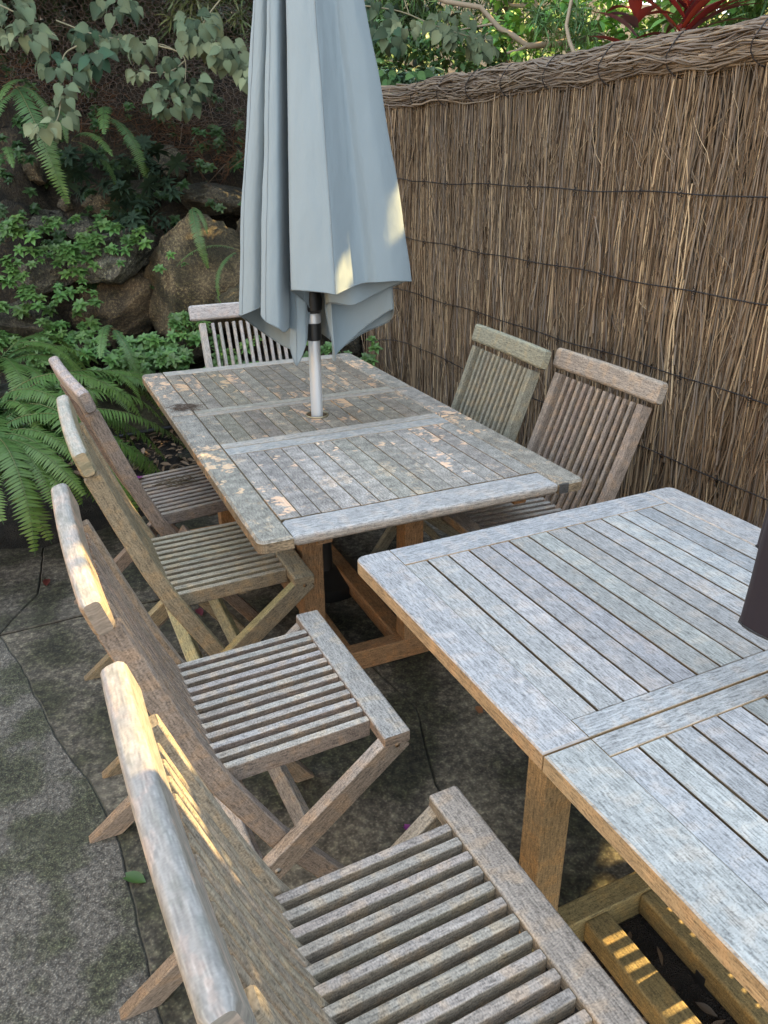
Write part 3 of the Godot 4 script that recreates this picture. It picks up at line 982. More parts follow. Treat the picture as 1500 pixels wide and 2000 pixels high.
func ground() -> void:
	crack = noise(303, 1.0, 3)
	var g := MeshInstance3D.new()
	var mb := MB.new()
	var dirt := Color(0.14, 0.115, 0.085)
	mb.quad(mb.add(Vector3(-60, -0.012, -60), Vector3.UP, Vector2.ZERO, dirt), mb.add(Vector3(60, -0.012, -60), Vector3.UP, Vector2.ZERO, dirt), mb.add(Vector3(60, -0.012, 60), Vector3.UP, Vector2.ZERO, dirt), mb.add(Vector3(-60, -0.012, 60), Vector3.UP, Vector2.ZERO, dirt))
	g.mesh = mb.mesh(M.soil)
	g.name = "ground"
	add_child(g, true)
	tag(g, "dark soil and concrete patio floor under the furniture", "", "", "structure")
	var gap := 0.004
	# the rough aggregate strip on the left, its ragged edge seen in the picture
	var edge := [Vector2(-1.46, -2.49), Vector2(-1.299, -2.30), Vector2(-1.03, -1.92), Vector2(-0.86, -1.73), Vector2(-0.70, -1.50), Vector2(-0.52, -1.13), Vector2(-0.30, -0.70), Vector2(0.15, 0.20), Vector2(0.7, 1.4)]
	var left: Array = edge.duplicate()
	left.append_array([Vector2(-3.2, 3.0), Vector2(-4.6, -0.4)])
	slab(g, left, 0.001, M.rough_concrete, Color(0.70, 0.655, 0.56))
	var off := Vector2(gap * 0.35, gap * 0.25)
	var mid := []
	for p in edge: mid.append(p + off)
	mid.reverse()
	# smoother dark slabs under the tables, split by the long joint and a few cracks
	slab(g, [Vector2(-1.46, -2.49) + off, Vector2(-1.054, -2.692), Vector2(-0.45, -2.90), Vector2(0.10, -2.05), Vector2(0.143, -1.71), Vector2(0.42, -0.95), Vector2(0.70, 0.10), Vector2(1.0, 1.0), Vector2(0.7, 1.4) + off] + mid.slice(1, 8), 0.0, M.concrete, Color(0.60, 0.54, 0.41))
	slab(g, [Vector2(-0.4475, -2.9015), Vector2(0.5, -3.30), Vector2(1.2, -2.9), Vector2(2.2, -0.6), Vector2(1.2, 1.4), Vector2(1.002, 0.999), Vector2(0.702, 0.099), Vector2(0.422, -0.951), Vector2(0.145, -1.711), Vector2(0.102, -2.051)], -0.001, M.concrete, Color(0.58, 0.525, 0.39))
	slab(g, [Vector2(-1.462, -2.497), Vector2(-1.437, -2.798), Vector2(-1.58, -3.22), Vector2(-1.0, -3.78), Vector2(-0.35, -4.05), Vector2(0.5, -3.31), Vector2(-0.447, -2.909), Vector2(-1.056, -2.699)], 0.002, M.concrete, Color(0.63, 0.58, 0.47))
	slab(g, [Vector2(-1.442, -2.80), Vector2(-1.468, -2.50), Vector2(-2.3, -2.2), Vector2(-2.7, -2.7), Vector2(-2.1, -3.2), Vector2(-1.585, -3.225)], 0.0, M.concrete, Color(0.62, 0.57, 0.47))

func soil_patch() -> void:     # bare dirt between the floor beams of the nearer table
	var d := Vector3(sin(A2), 0, -cos(A2))
	var e := Vector3(cos(A2), 0, sin(A2))
	var pts := []
	for q in [[-0.672, 0.10], [-0.672, 0.95], [-1.25, 1.0], [-1.28, 0.08]]:
		var p: Vector3 = O2 + d * q[0] + e * q[1]
		pts.append(Vector2(p.x, p.z))
	slab(get_node("ground"), pts, 0.006, M.soil, Color(0.115, 0.085, 0.06), "dirt")
	var ml := MB.new()
	for i in 70:
		var p: Vector3 = O2 + d * rr(-1.2, -0.69) + e * rr(0.2, 0.6) + Vector3(0, rr(0.009, 0.02), 0)
		var c := Color(0.05, 0.035, 0.022).lerp(Color(0.15, 0.10, 0.06), rng.randf())
		leaf(ml, aim(p, Vector3(rr(-1, 1), rr(-0.3, 0.3), rr(-1, 1)), Vector3(rr(-.5, .5), 1, rr(-.5, .5))), rr(0.02, 0.05), rr(0.01, 0.02), LANCE, 0.2, 0.2, c, c)
	var lo := put("dirt_litter", ml.mesh(M.leaf), self)
	tag(lo, "dry scraps on the dirt between the floor beams of the nearer table", "leaf litter", "", "stuff")

func bank_height(u: float, w: float) -> float:
	var n := crack.get_noise_2d(u * 1.1 + 5.0, w * 1.1) * 0.35
	var uu := u + n * 0.5
	var y := 0.38 * smoothstep(3.28, 3.36, uu)
	y += 0.95 * smoothstep(3.60, 3.95, uu) + 0.75 * smoothstep(3.95, 4.5, uu) + 0.5 * smoothstep(4.5, 7.0, uu) + 3.0 * smoothstep(7.0, 20.0, uu)
	# terrace behind the fence
	var r := smoothstep(1.95, 2.25, w) * (1.55 + 0.10 * (w - 2.0)) * smoothstep(-0.75, -0.35, u)
	var lump := crack.get_noise_2d(u * 3.4 + 2.0, w * 2.6 + 7.0) * 0.22 + crack.get_noise_2d(u * 9.0, w * 8.0) * 0.07
	return maxf(y, r) + (n * 0.25 + lump) * smoothstep(3.35, 3.8, maxf(uu, w + 1.5))

func bank_depth(px: float, py: float) -> float:     # how far along a sight line the bank begins
	var d := 3.2
	while d < 8.0:
		var p := at(px, py, d)
		var q := p - O1
		if p.y < bank_height(q.dot(D1), q.dot(E1)): return d
		d += 0.03
	return 8.0

func bank() -> void:
	var mb := MB.new()
	var nu := 110
	var nw := 120
	var col := Color(0.195, 0.145, 0.085)
	var pts := []
	for i in nu + 1:
		for j in nw + 1:
			var fu := float(i) / nu
			var fw := float(j) / nw
			var u := -6.0 + 30.0 * fu
			if fu < 0.2: u = lerpf(-6.0, 2.9, fu / 0.2)
			elif fu < 0.75: u = lerpf(2.9, 5.2, (fu - 0.2) / 0.55)
			else: u = lerpf(5.2, 26.0, (fu - 0.75) / 0.25)
			var w := lerpf(-3.2, 3.0, fw / 0.8) if fw < 0.8 else lerpf(3.0, 22.0, (fw - 0.8) / 0.2)
			var y := bank_height(u, w)
			pts.append(W(u, w, y if y > 0.02 else -0.02))
	for i in nu + 1:
		for j in nw + 1:
			var a: Vector3 = pts[mini(i + 1, nu) * (nw + 1) + j] - pts[maxi(i - 1, 0) * (nw + 1) + j]
			var b: Vector3 = pts[i * (nw + 1) + mini(j + 1, nw)] - pts[i * (nw + 1) + maxi(j - 1, 0)]
			var nn := b.cross(a).normalized()
			if nn.y < 0.0: nn = -nn
			mb.add(pts[i * (nw + 1) + j], nn, Vector2.ZERO, col)
	for i in nu:
		for j in nw:
			var a := i * (nw + 1) + j
			mb.quad(a, a + 1, a + nw + 2, a + nw + 1)
	var o := MeshInstance3D.new()
	o.name = "earth_bank"
	o.mesh = mb.mesh(M.rock)
	add_child(o, true)
	tag(o, "dark earth bank rising behind the patio", "", "", "structure")

func boulder_mesh(seed_: int, size: Vector3, col: Color, facets := 1.0) -> ArrayMesh:
	var sp := SphereMesh.new()
	sp.radial_segments = 56
	sp.rings = 32
	sp.radius = 1.0
	sp.height = 2.0
	var ar := sp.get_mesh_arrays()
	var vs: PackedVector3Array = ar[Mesh.ARRAY_VERTEX]
	var n1 := noise(seed_, 0.9, 3)
	var n2 := noise(seed_ + 9, 3.2, 3)
	var ce := noise(seed_ + 5, 0.75, 1, FastNoiseLite.TYPE_CELLULAR)
	ce.cellular_return_type = FastNoiseLite.RETURN_CELL_VALUE
	var r2 := RandomNumberGenerator.new()
	r2.seed = seed_
	var planes := []
	for i in 16:
		planes.append([Vector3(r2.randf_range(-1, 1), r2.randf_range(-1, 1), r2.randf_range(-1, 1)).normalized(), r2.randf_range(0.58, 0.84)])
	var st := SurfaceTool.new()
	st.begin(Mesh.PRIMITIVE_TRIANGLES)
	for i in vs.size():
		var p := vs[i].normalized()
		# squared off, then cut by a few planes like quarried or split stone
		var q := Vector3(signf(p.x) * pow(absf(p.x), 0.75), signf(p.y) * pow(absf(p.y), 0.75), signf(p.z) * pow(absf(p.z), 0.75))
		q *= 0.95
		for pl in planes:
			var d: float = q.dot(pl[0]) - pl[1]
			if d > 0.0: q -= (pl[0] as Vector3) * d * 0.97 * facets
		q += p * (0.07 * n1.get_noise_3dv(p * 1.6) + 0.055 * n2.get_noise_3dv(p * 1.4))
		vs[i] = q * size
	ar[Mesh.ARRAY_VERTEX] = vs
	var am := ArrayMesh.new()
	ar[Mesh.ARRAY_TANGENT] = null
	am.add_surface_from_arrays(Mesh.PRIMITIVE_TRIANGLES, ar)
	st.create_from(am, 0)
	st.generate_normals()
	var mb := MB.new()
	var a2 := st.commit_to_arrays()
	mb.v = a2[Mesh.ARRAY_VERTEX]
	mb.n = a2[Mesh.ARRAY_NORMAL]
	mb.uv.resize(mb.v.size())
	for i in mb.v.size():
		mb.c.append(col * (1.0 + 0.25 * n2.get_noise_3dv(mb.v[i] * 4.0)))
	mb.ix = a2[Mesh.ARRAY_INDEX] if a2[Mesh.ARRAY_INDEX] != null else PackedInt32Array(range(mb.v.size()))
	return mb.mesh(M.rock)

func rock_wall() -> void:
	var t := thing("rock_wall", "dark mossy wall of large sandstone boulders behind the far table", "rock wall")
	var list := [   # px, py, depth, half sizes in metres, tilt
		[395, 535, 5.0, Vector3(0.50, 0.42, 0.30), 0.25, Color(0.50, 0.38, 0.22)],
		[225, 505, 4.85, Vector3(0.30, 0.15, 0.28), 0.35, Color(0.50, 0.46, 0.36)],
		[225, 600, 5.05, Vector3(0.40, 0.26, 0.28), 0.45, Color(0.40, 0.29, 0.17)],
		[480, 600, 5.02, Vector3(0.34, 0.19, 0.30), -0.35, Color(0.40, 0.32, 0.18)],
		[205, 400, 5.10, Vector3(0.18, 0.11, 0.2), 0.05, Color(0.46, 0.37, 0.24)],
		[127, 398, 5.0, Vector3(0.065, 0.05, 0.08), 0.0, Color(0.46, 0.38, 0.26)],
		[330, 318, 5.12, Vector3(0.15, 0.12, 0.18), 0.1, Color(0.40, 0.33, 0.23)],
		[60, 335, 5.05, Vector3(0.17, 0.13, 0.2), -0.1, Color(0.40, 0.31, 0.19)],
		[75, 440, 4.95, Vector3(0.25, 0.10, 0.22), 0.08, Color(0.46, 0.42, 0.33)],
		[160, 450, 4.98, Vector3(0.14, 0.09, 0.2), -0.12, Color(0.44, 0.40, 0.31)],
		[90, 530, 4.9, Vector3(0.26, 0.14, 0.25), 0.1, Color(0.36, 0.31, 0.22)],
		[60, 640, 4.85, Vector3(0.30, 0.17, 0.25), -0.15, Color(0.32, 0.28, 0.2)],
		[420, 390, 5.15, Vector3(0.30, 0.14, 0.25), -0.1, Color(0.28, 0.24, 0.17)],
		[270, 380, 5.18, Vector3(0.12, 0.10, 0.2), 0.1, Color(0.34, 0.28, 0.19)],
		[560, 480, 5.15, Vector3(0.32, 0.30, 0.3), 0.1, Color(0.32, 0.26, 0.17)],
		[640, 640, 5.2, Vector3(0.34, 0.24, 0.3), -0.2, Color(0.28, 0.24, 0.17)],
		[735, 560, 5.25, Vector3(0.26, 0.32, 0.3), 0.2, Color(0.26, 0.22, 0.16)],
		[740, 380, 5.3, Vector3(0.3, 0.26, 0.3), 0.0, Color(0.28, 0.23, 0.16)],
		[-60, 500, 4.9, Vector3(0.28, 0.24, 0.25), 0.0, Color(0.32, 0.27, 0.2)],
		[170, 670, 4.95, Vector3(0.22, 0.12, 0.2), 0.1, Color(0.30, 0.25, 0.16)],
		[340, 690, 5.0, Vector3(0.28, 0.12, 0.2), 0.0, Color(0.30, 0.24, 0.15)]]
	for i in list.size():
		var e: Array = list[i]
		var o := put("boulder", boulder_mesh(400 + i * 7, e[3], e[5] * 1.25), t, at(e[0], e[1], e[2]))
		o.rotation = Vector3(0, A1 * -1.0 + 0.1 * (i % 5), e[4])

func low_wall() -> void:
	var t := thing("low_wall", "low mossy concrete kerb wall with a dark crack behind the chairs on the left", "wall")
	var col := Color(0.30, 0.33, 0.235)
	var xs := [[-2.4, -0.72], [-0.716, 0.30], [0.31, 1.45]]
	for x in xs:
		var mb := MB.new()
		sweep(mb, [W(3.36, x[0], 0.19), W(3.34, (x[0] + x[1]) * 0.5, 0.195), W(3.36, x[1], 0.19)], D1, 0.20, 0.42, 0.02, 2, Vector2.ZERO, col * 0.8, col)
		put("concrete_block", mb.mesh(M.concrete), t)
	var mp := MB.new()
	var pts := []
	for i in 30:
		var w := -2.0 + 3.2 * i / 29.0
		pts.append(W(3.215 + 0.02 * sin(w * 3.0), w, 0.045 + 0.008 * sin(w * 5.0)))
	tube(mp, pts, 0.011, 0.011, 7, Color(0.03, 0.035, 0.04))
	var o := put("irrigation_pipe", mp.mesh(M.black), self)
	tag(o, "thin black irrigation pipe lying along the foot of the low concrete wall", "pipe")

# ------------------------------------------------------------------ plants
const HEART := [0.45, 0.95, 1.0, 0.86, 0.62, 0.34, 0.0]
const LANCE := [0.12, 0.6, 0.95, 1.0, 0.8, 0.42, 0.0]
const STRAP := [0.35, 0.7, 0.95, 1.0, 0.95, 0.75, 0.4, 0.0]

func frond_mesh(length: float, arch: float, droop: float, col: Color, tip: Color, seed_: int) -> ArrayMesh:
	var r := RandomNumberGenerator.new()
	r.seed = seed_
	var mb := MB.new()
	var pts := []
	var k := 15
	var p := Vector3.ZERO
	var ang := arch
	var side := r.randf_range(-0.25, 0.25)
	for i in k + 1:
		pts.append(p)
		var st := length / k
		p += Vector3(side * st * (float(i) / k), sin(ang) * st, cos(ang) * st)
		ang -= droop / k
	tube(mb, pts, 0.0028, 0.001, 4, Color(0.16, 0.13, 0.05), col)
	var pairs := int(length * 62.0)
	for i in pairs:
		var f := 0.10 + 0.89 * i / float(pairs)
		var g := f * k
		var a: int = mini(int(g), k - 1)
		var q: Vector3 = pts[a].lerp(pts[a + 1], g - a)
		var tang: Vector3 = (pts[a + 1] - pts[a]).normalized()
		var up := Vector3(1, 0, 0).cross(tang) * -1.0
		if up.y < 0.0: up = -up
		var sz := length * 0.085 * pow(sin(PI * clampf(f * 0.93 + 0.05, 0, 1)), 0.55) * r.randf_range(0.88, 1.1)
		if f > 0.9: sz *= 0.75
		for s in [-1.0, 1.0]:
			var dir := (Vector3(s, 0, 0) + tang * 0.28 - up * r.randf_range(0.0, 0.28)).normalized()
			leaf(mb, aim(q, dir, up), sz, length / pairs * 0.74, [0.75, 1.0, 0.85, 0.5, 0.05], 0.0, r.randf_range(0.1, 0.35), col.lerp(tip, f * f) * r.randf_range(0.85, 1.12), col.lerp(tip, f))
	return mb.mesh(M.frond)

func fern(label: String, p: Vector3, variants: Array, n: int, from: float, to: float, scale_: float, group := "sword ferns") -> Node3D:
	var t := thing("sword_fern", label, "fern", p, 0.0, group)
	for i in n:
		var o := put("frond", variants[i % variants.size()], t)
		o.rotation = Vector3(rr(-0.15, 0.25), lerpf(from, to, (i + rr(0.1, 0.9)) / n), rr(-0.15, 0.15))
		o.scale = Vector3.ONE * scale_ * rr(0.75, 1.1)
	return t

func vine(label: String, stems: Array, clusters: Array, depth: float, base: Color, pale: Color, size: float, group := "hanging vines") -> void:
	var t := thing("vine", label, "vine", Vector3.ZERO, 0.0, group)
	for s in stems:
		var mb := MB.new()
		var pts := []
		for q in s: pts.append(at(q[0], q[1], depth + (q[2] if q.size() > 2 else 0.0)))
		var sm := []
		for i in pts.size() - 1:
			for k in 4: sm.append(pts[i].cubic_interpolate(pts[i + 1], pts[maxi(i - 1, 0)], pts[mini(i + 2, pts.size() - 1)], k / 4.0))
		sm.append(pts[pts.size() - 1])
		tube(mb, sm, 0.0045, 0.0025, 5, Color(0.22, 0.20, 0.13))
		put("stem", mb.mesh(M.twig), t)
	var meshes := []
	for i in 6:
		var mb := MB.new()
		var c: Color = base.lerp(pale, i / 5.0) * [1.0, 0.62, 1.05, 0.8, 1.1, 0.95][i]
		leaf(mb, Transform3D.IDENTITY, 1.0, 0.86, HEART, rr(0.1, 0.5), rr(0.15, 0.7), c, c * 1.1)
		tube(mb, [Vector3(0, 0.02, -0.5), Vector3(0, 0.03, -0.2), Vector3(0, 0, 0.0)], 0.012, 0.012, 3, c * 0.9)
		meshes.append(mb.mesh(M.matte_leaf))
	var toc := cam.position
	for c in clusters:       # [px, py, spread x, spread y, count, paleness]
		for i in int(c[4] * 2.1):
			var a := rr(0, TAU)
			var q := sqrt(rng.randf())
			var p := at(c[0] + cos(a) * q * c[2], c[1] + sin(a) * q * c[3], depth + rr(-0.14, 0.14))
			var to := (toc - p).normalized()
			var out := Vector3(cos(a) * 0.6 + rr(-0.5, 0.5), -sin(a) * 0.3 - rr(0.1, 0.9), rr(-0.1, 0.5)).normalized()
			var up := (Vector3(rr(-0.5, 0.5), rr(0.3, 1.0), rr(-0.3, 0.3)) + to * rr(0.35, 1.0)).normalized()
			var o := put("leaf", meshes[clampi(int(c[5] * 4.0 + rr(0, 2.0)), 0, 5)], t)
			var tf := aim(p, out, up)
			tf.basis = tf.basis.scaled_local(Vector3.ONE * size * rr(0.6, 1.15))
			o.transform = tf

func whorl_mesh(col: Color, tip: Color, n: int, prof: Array, asp: float, lay: int, mat: Material) -> ArrayMesh:
	var mb := MB.new()
	tube(mb, [Vector3(0, -0.9, 0), Vector3(0.03, -0.4, 0), Vector3(0, 0, 0)], 0.02, 0.016, 3, col * 0.8)
	for L in lay:
		var k := n - L
		for i in k:
			var a := TAU * i / k + L * 0.7 + rr(-0.2, 0.2)
			var d := Vector3(cos(a), 0.15 + 0.35 * L + rr(-0.2, 0.2), sin(a))
			var s: float = (1.0 - 0.28 * L) * rr(0.8, 1.1)
			leaf(mb, aim(Vector3(0, -0.15 * (lay - 1 - L), 0), d, Vector3.UP), s, s * asp, prof, 0.18, rr(0.15, 0.5), col.lerp(tip, 0.3 * L) * rr(0.85, 1.1), tip)
	return mb.mesh(mat)

func scatter_px(x0: float, x1: float, y0: float, y1: float, n: int, d0: float, d1: float, s0: float, s1: float, tilt: float, places: Array, cols: Array) -> void:
	for i in n:
		var x := rr(x0, x1)
		var y := rr(y0, y1)
		var p := at(x, y, rr(d0, d1))
		var up := (Vector3(rr(-0.4, 0.4), 1.0, rr(-0.2, 0.5)) + Vector3(0.1, 0, 0.6) * tilt).normalized()
		var tf := aim(p, Vector3(rr(-1, 1), 0, rr(-1, 1)), up)
		var z := Vector3(rr(-1, 1), 0, rr(-1, 1))
		z = (z - up * z.dot(up)).normalized()
		tf = Transform3D(Basis(up.cross(z), up, z).scaled_local(Vector3.ONE * rr(s0, s1)), p)
		places.append(tf)
		var k := rr(0.7, 1.25)
		cols.append(Color(k * rr(0.9, 1.15), k, k * rr(0.85, 1.1)))

func plants() -> void:
	var green := Color(0.055, 0.125, 0.040)
	var fv := []
	for i in 5: fv.append(frond_mesh([0.8, 0.95, 0.7, 0.9, 1.05][i], [1.05, 0.8, 0.55, 1.2, 0.9][i], [2.2, 1.9, 1.5, 2.6, 2.3][i], Color(0.030, 0.080, 0.020), Color(0.085, 0.14, 0.025), 60 + i))
	# front-left fern mound, sending fronds over the paving
	fern("big arching fern at the left edge, fronds drooping over the paving beside the chair backs", at(-15, 850, 3.7), fv, 40, -1.1, 2.2, 1.05)
	fern("fern behind the leftmost chair back, its long frond hanging beside the grey wall", at(150, 775, 4.1), fv, 12, -0.4, 2.0, 0.66)
	fern("upright fern clump rising at the left edge above the drooping one", at(-10, 735, 4.15), fv, 20, -1.2, 2.6, 0.78)
	fern("low fern in the near left corner of the bed, drooping on the concrete", at(-30, 905, 3.45), fv, 30, -0.6, 2.2, 1.0)
	var hang := []
	for i in 3: hang.append(frond_mesh([0.78, 0.55, 0.62][i], [0.05, 0.2, 0.6][i], [1.9, 1.6, 1.4][i], Color(0.045, 0.10, 0.038), Color(0.09, 0.16, 0.04), 80 + i))
	var spots := [[212, 230, 4.72, 0.3, 0.95, "single long fern frond hanging straight down the middle of the rock wall"], [70, 175, 4.6, -0.5, 1.0, "dark fern frond hanging at the top left under the vine"], [140, 275, 4.7, 0.9, 0.8, "fern frond reaching right across the upper rocks at the left"], [375, 405, 4.75, 0.2, 0.62, "narrow fern frond hanging over the large boulder"], [470, 490, 4.7, -1.3, 0.7, "fern frond on the boulder beside the parasol cloth"], [218, 640, 4.45, 0.2, 0.75, "fern frond hanging over the weeds below the boulders"], [10, 300, 4.6, 0.1, 0.9, "fern frond at the left edge beside the rock wall"], [30, 170, 4.5, 0.5, 1.15, "long dark fern drooping at the far left below the vines"], [120, 215, 4.65, -0.1, 0.8, "dark fern fronds hanging behind the pale tipped vine stem"]]
	for s in spots:
		var t := thing("hanging_fern", s[5], "fern", at(s[0], s[1], s[2]), 0.0, "ferns hanging from the rock wall")
		for k in 2:
			var o := put("frond", hang[(k + int(s[0])) % 3], t)
			o.rotation = Vector3(0.15, s[3] + 0.45 * k, 0.1)
			o.scale = Vector3.ONE * s[4] * (1.0 - 0.25 * k)
	# vines hanging into the picture
	var vb := Color(0.030, 0.064, 0.036)
	var vp := Color(0.15, 0.17, 0.095)
	vine("vine with a bare hanging stem and pale leaf tips at the upper left", [[[150, 90], [128, 104], [120, 130], [119, 180], [116, 220], [104, 246], [80, 262]]], [[185, 118, 26, 22, 7, 0.1], [105, 125, 26, 26, 8, 0.2], [140, 148, 18, 14, 3, 0.3], [128, 180, 14, 22, 4, 0.5], [118, 222, 26, 20, 6, 0.6], [84, 250, 26, 18, 7, 1.0]], 3.95, vb, vp, 0.074)
	vine("bushy grey leaved vine at the top left corner", [[[0, 10], [40, 30], [70, 50], [110, 70]]], [[25, 20, 45, 30, 14, 0.5], [50, 65, 48, 24, 14, 0.6]], 3.9, vb, vp, 0.071)
	vine("vine runner crossing the netting left of the parasol", [[[110, 40], [180, 66], [250, 80], [320, 88], [360, 112]]], [[175, 68, 40, 16, 9, 0.2], [230, 82, 30, 14, 8, 0.5], [275, 88, 28, 18, 10, 0.7], [225, 15, 45, 20, 10, 0.35]], 4.15, vb, vp, 0.074)
	vine("vine spray hanging in the middle of the netting", [[[310, 90], [345, 100], [362, 118], [362, 160]], [[362, 118], [330, 140], [270, 142]]], [[340, 190, 48, 32, 26, 0.35], [365, 160, 40, 22, 10, 0.2], [330, 130, 24, 16, 6, 0.25], [268, 142, 14, 10, 5, 0.9]], 4.1, vb, vp, 0.067)
	vine("leafy vine beside the top of the parasol on its left", [[[430, 0], [400, 40], [390, 75], [420, 110], [460, 130]]], [[385, 45, 40, 28, 16, 0.3], [390, 85, 34, 20, 12, 0.8], [440, 100, 38, 26, 14, 0.55], [480, 140, 14, 20, 5, 0.6]], 4.05, vb, vp, 0.071)
	vine("vine with silvery leaves trailing right of the parasol above the fence", [[[700, 10], [780, 22], [850, 50], [930, 75], [960, 78]], [[790, 0], [800, 30]]], [[735, 30, 28, 32, 12, 0.1], [760, 75, 32, 28, 12, 0.15], [790, 52, 22, 14, 7, 1.0], [880, 45, 40, 26, 15, 0.55], [900, 75, 40, 18, 12, 0.5], [940, 90, 26, 22, 9, 0.6]], 4.5, vb, vp, 0.071)
	vine("thin creeper with star shaped leaves at the end of the fence", [[[760, 205], [800, 215], [805, 240], [800, 290], [785, 340]]], [[806, 226, 10, 8, 4, 0.0], [802, 266, 9, 8, 4, 0.0], [793, 300, 8, 6, 3, 0.0], [785, 160, 60, 26, 14, 0.1]], 4.72, Color(0.06, 0.14, 0.05), Color(0.1, 0.18, 0.06), 0.06)
	# weeds on the bank and ledge
	var wm := whorl_mesh(Color(0.040, 0.095, 0.024), Color(0.078, 0.16, 0.04), 6, LANCE, 0.5, 2, M.leaf)
	var dm := whorl_mesh(Color(0.018, 0.034, 0.020), Color(0.024, 0.046, 0.026), 8, LANCE, 0.32, 2, M.matte_leaf)
	var pl := []
	var pc := []
	var cl := noise(515, 1.0, 2)
	for spec in [[-40, 190, 425, 660, 150, 0.0], [100, 290, 420, 505, 40, 0.0], [60, 380, 655, 745, 230, 0.1], [180, 360, 690, 740, 110, 0.25], [330, 400, 610, 720, 46, 0.1], [-60, 130, 600, 800, 90, 0.15], [230, 380, 440, 600, 7, 0.1], [400, 760, 640, 760, 60, 0.0]]:
		for i in int(spec[4] * 1.5):
			var x := rr(spec[0], spec[1])
			var y := rr(spec[2], spec[3])
			if cl.get_noise_2d(x * 0.012, y * 0.016) < -0.08 + rr(-0.1, 0.1): continue
			var d: float = minf(bank_depth(x, y), 5.0) - 0.22 - spec[5] * rng.randf() - (0.12 if y < 600.0 else 0.0)
			scatter_px(x, x, y, y, 1, d, d, 0.030, 0.062, 0.7, pl, pc)
	var il := []
	var ic := []
	for i in 620:
		var x := rr(-30, 480)
		var y := rr(130, 560)
		if cl.get_noise_2d(x * 0.014 + 50.0, y * 0.014) < 0.02 + (0.12 if x > 270.0 and y > 400.0 else 0.0): continue
		var d: float = minf(bank_depth(x, y), 5.2) - rr(0.02, 0.3)
		scatter_px(x, x, y, y, 1, d, d, 0.028, 0.06, 0.9, il, ic)
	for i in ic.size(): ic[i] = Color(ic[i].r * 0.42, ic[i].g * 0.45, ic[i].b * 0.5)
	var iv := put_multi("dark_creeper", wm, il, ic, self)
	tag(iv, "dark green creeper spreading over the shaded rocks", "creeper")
	var gc := put_multi("bank_weeds", wm, pl, pc, self)
	tag(gc, "bright green weeds covering the foot of the rock wall", "weeds")
	for d in [[150, 325, 4.75, 12, "dark glossy rosette plant on the rocks left of the hanging frond"], [290, 385, 4.75, 26, "larger dark glossy plant on the rocks right of the hanging frond"], [270, 312, 4.85, 10, "small dark glossy plant under the dead twigs"]]:
		var t := thing("glossy_plant", d[4], "plant", at(d[0], d[1], d[2]), 0.0, "dark plants growing on the rocks")
		for i in int(d[3]):
			var o := put("leaf_whorl", dm, t, Vector3(rr(-0.17, 0.17), rr(-0.16, 0.16), rr(-0.05, 0.12)) * (0.6 + d[3] / 40.0))
			o.rotation = Vector3(rr(0.2, 1.1), rr(0, TAU), rr(-0.4, 0.4))
			o.scale = Vector3.ONE * rr(0.07, 0.10)

func net_pos(n1: FastNoiseLite, a: float, b: float) -> Vector3:   # a along, b down, in metres
	var f := b / 1.25
	var x := 20.0 + a * 330.0
	var y := -40.0 + f * 330.0 + 30.0 * n1.get_noise_2d(a * 1.5, b * 1.5) + a * 40.0
	return at(x, y, minf(4.72, bank_depth(x, y) - 0.24) + 0.12 * n1.get_noise_2d(a * 2.0 + 9.0, b * 2.0))

func net_and_twigs() -> void:
	# wire netting draped over the dead brush, as hexagons of thin wire
	var t := thing("wire_netting", "rusty chicken wire netting draped over dead twigs at the top of the rock wall", "netting")
	var mb := MB.new()
	var n1 := noise(707, 1.0, 2)
	var cell := 0.042
	var c := Color(0.125, 0.098, 0.082)
	for j in 25:
		for i in 36:
			var a: float = i * cell + (cell * 0.5 if j % 2 else 0.0)
			var b: float = j * cell * 0.86
			var p0: Vector3 = net_pos(n1, a, b)
			var p1: Vector3 = net_pos(n1, a, b + cell * 0.55)
			var pl: Vector3 = net_pos(n1, a - cell * 0.5, b + cell * 0.86)
			var pr: Vector3 = net_pos(n1, a + cell * 0.5, b + cell * 0.86)
			tube(mb, [p0, p1], 0.0011, 0.0011, 3, c)
			tube(mb, [p1, pl], 0.0008, 0.0008, 3, c)
			tube(mb, [p1, pr], 0.0008, 0.0008, 3, c)
	put("mesh_sheet", mb.mesh(M.wire), t)
	var tw := MB.new()
	for i in 4200:
		var x := rr(-40, 520)
		var y := rr(-60, 330)
		var low := 150.0 + x * 0.38
		if y > low + 40.0: continue
		if y < 60.0 and rng.randf() < 0.4: continue
		var p := at(x, y, minf(5.2, bank_depth(x, y)) - rr(0.0, 0.2))
		var d := Vector3(rr(-1, 1), rr(-0.6, 0.4), rr(-0.4, 0.4)).normalized() * rr(0.06, 0.22)
		var q := Vector3(rr(-0.05, 0.05), rr(-0.06, 0.05), rr(-0.04, 0.04))
		var col := Color(0.05, 0.035, 0.026).lerp(Color(0.16, 0.125, 0.095), rng.randf() * rng.randf())
		if y > low - 60.0 and rng.randf() < 0.5: col = Color(0.105, 0.052, 0.030)
		tube(tw, [p, p + d * 0.5 + q, p + d], rr(0.0015, 0.004), 0.001, 3, col)
	var o := put("dead_twigs", tw.mesh(M.twig), self)
	tag(o, "tangle of dry brown twigs over the top of the rock wall", "dead twigs", "", "stuff")

func blocked(p: Vector3) -> bool:     # an opening in the crown: the sun's beam through it falls on the chair backs and the parasol
	for g in sun_gaps:
		var d: Vector3 = p - g[0]
		var k := d.dot(SUN)
		if k > 0.0 and (d - SUN * k).length() < g[1]: return true
	return false
var sun_gaps := []

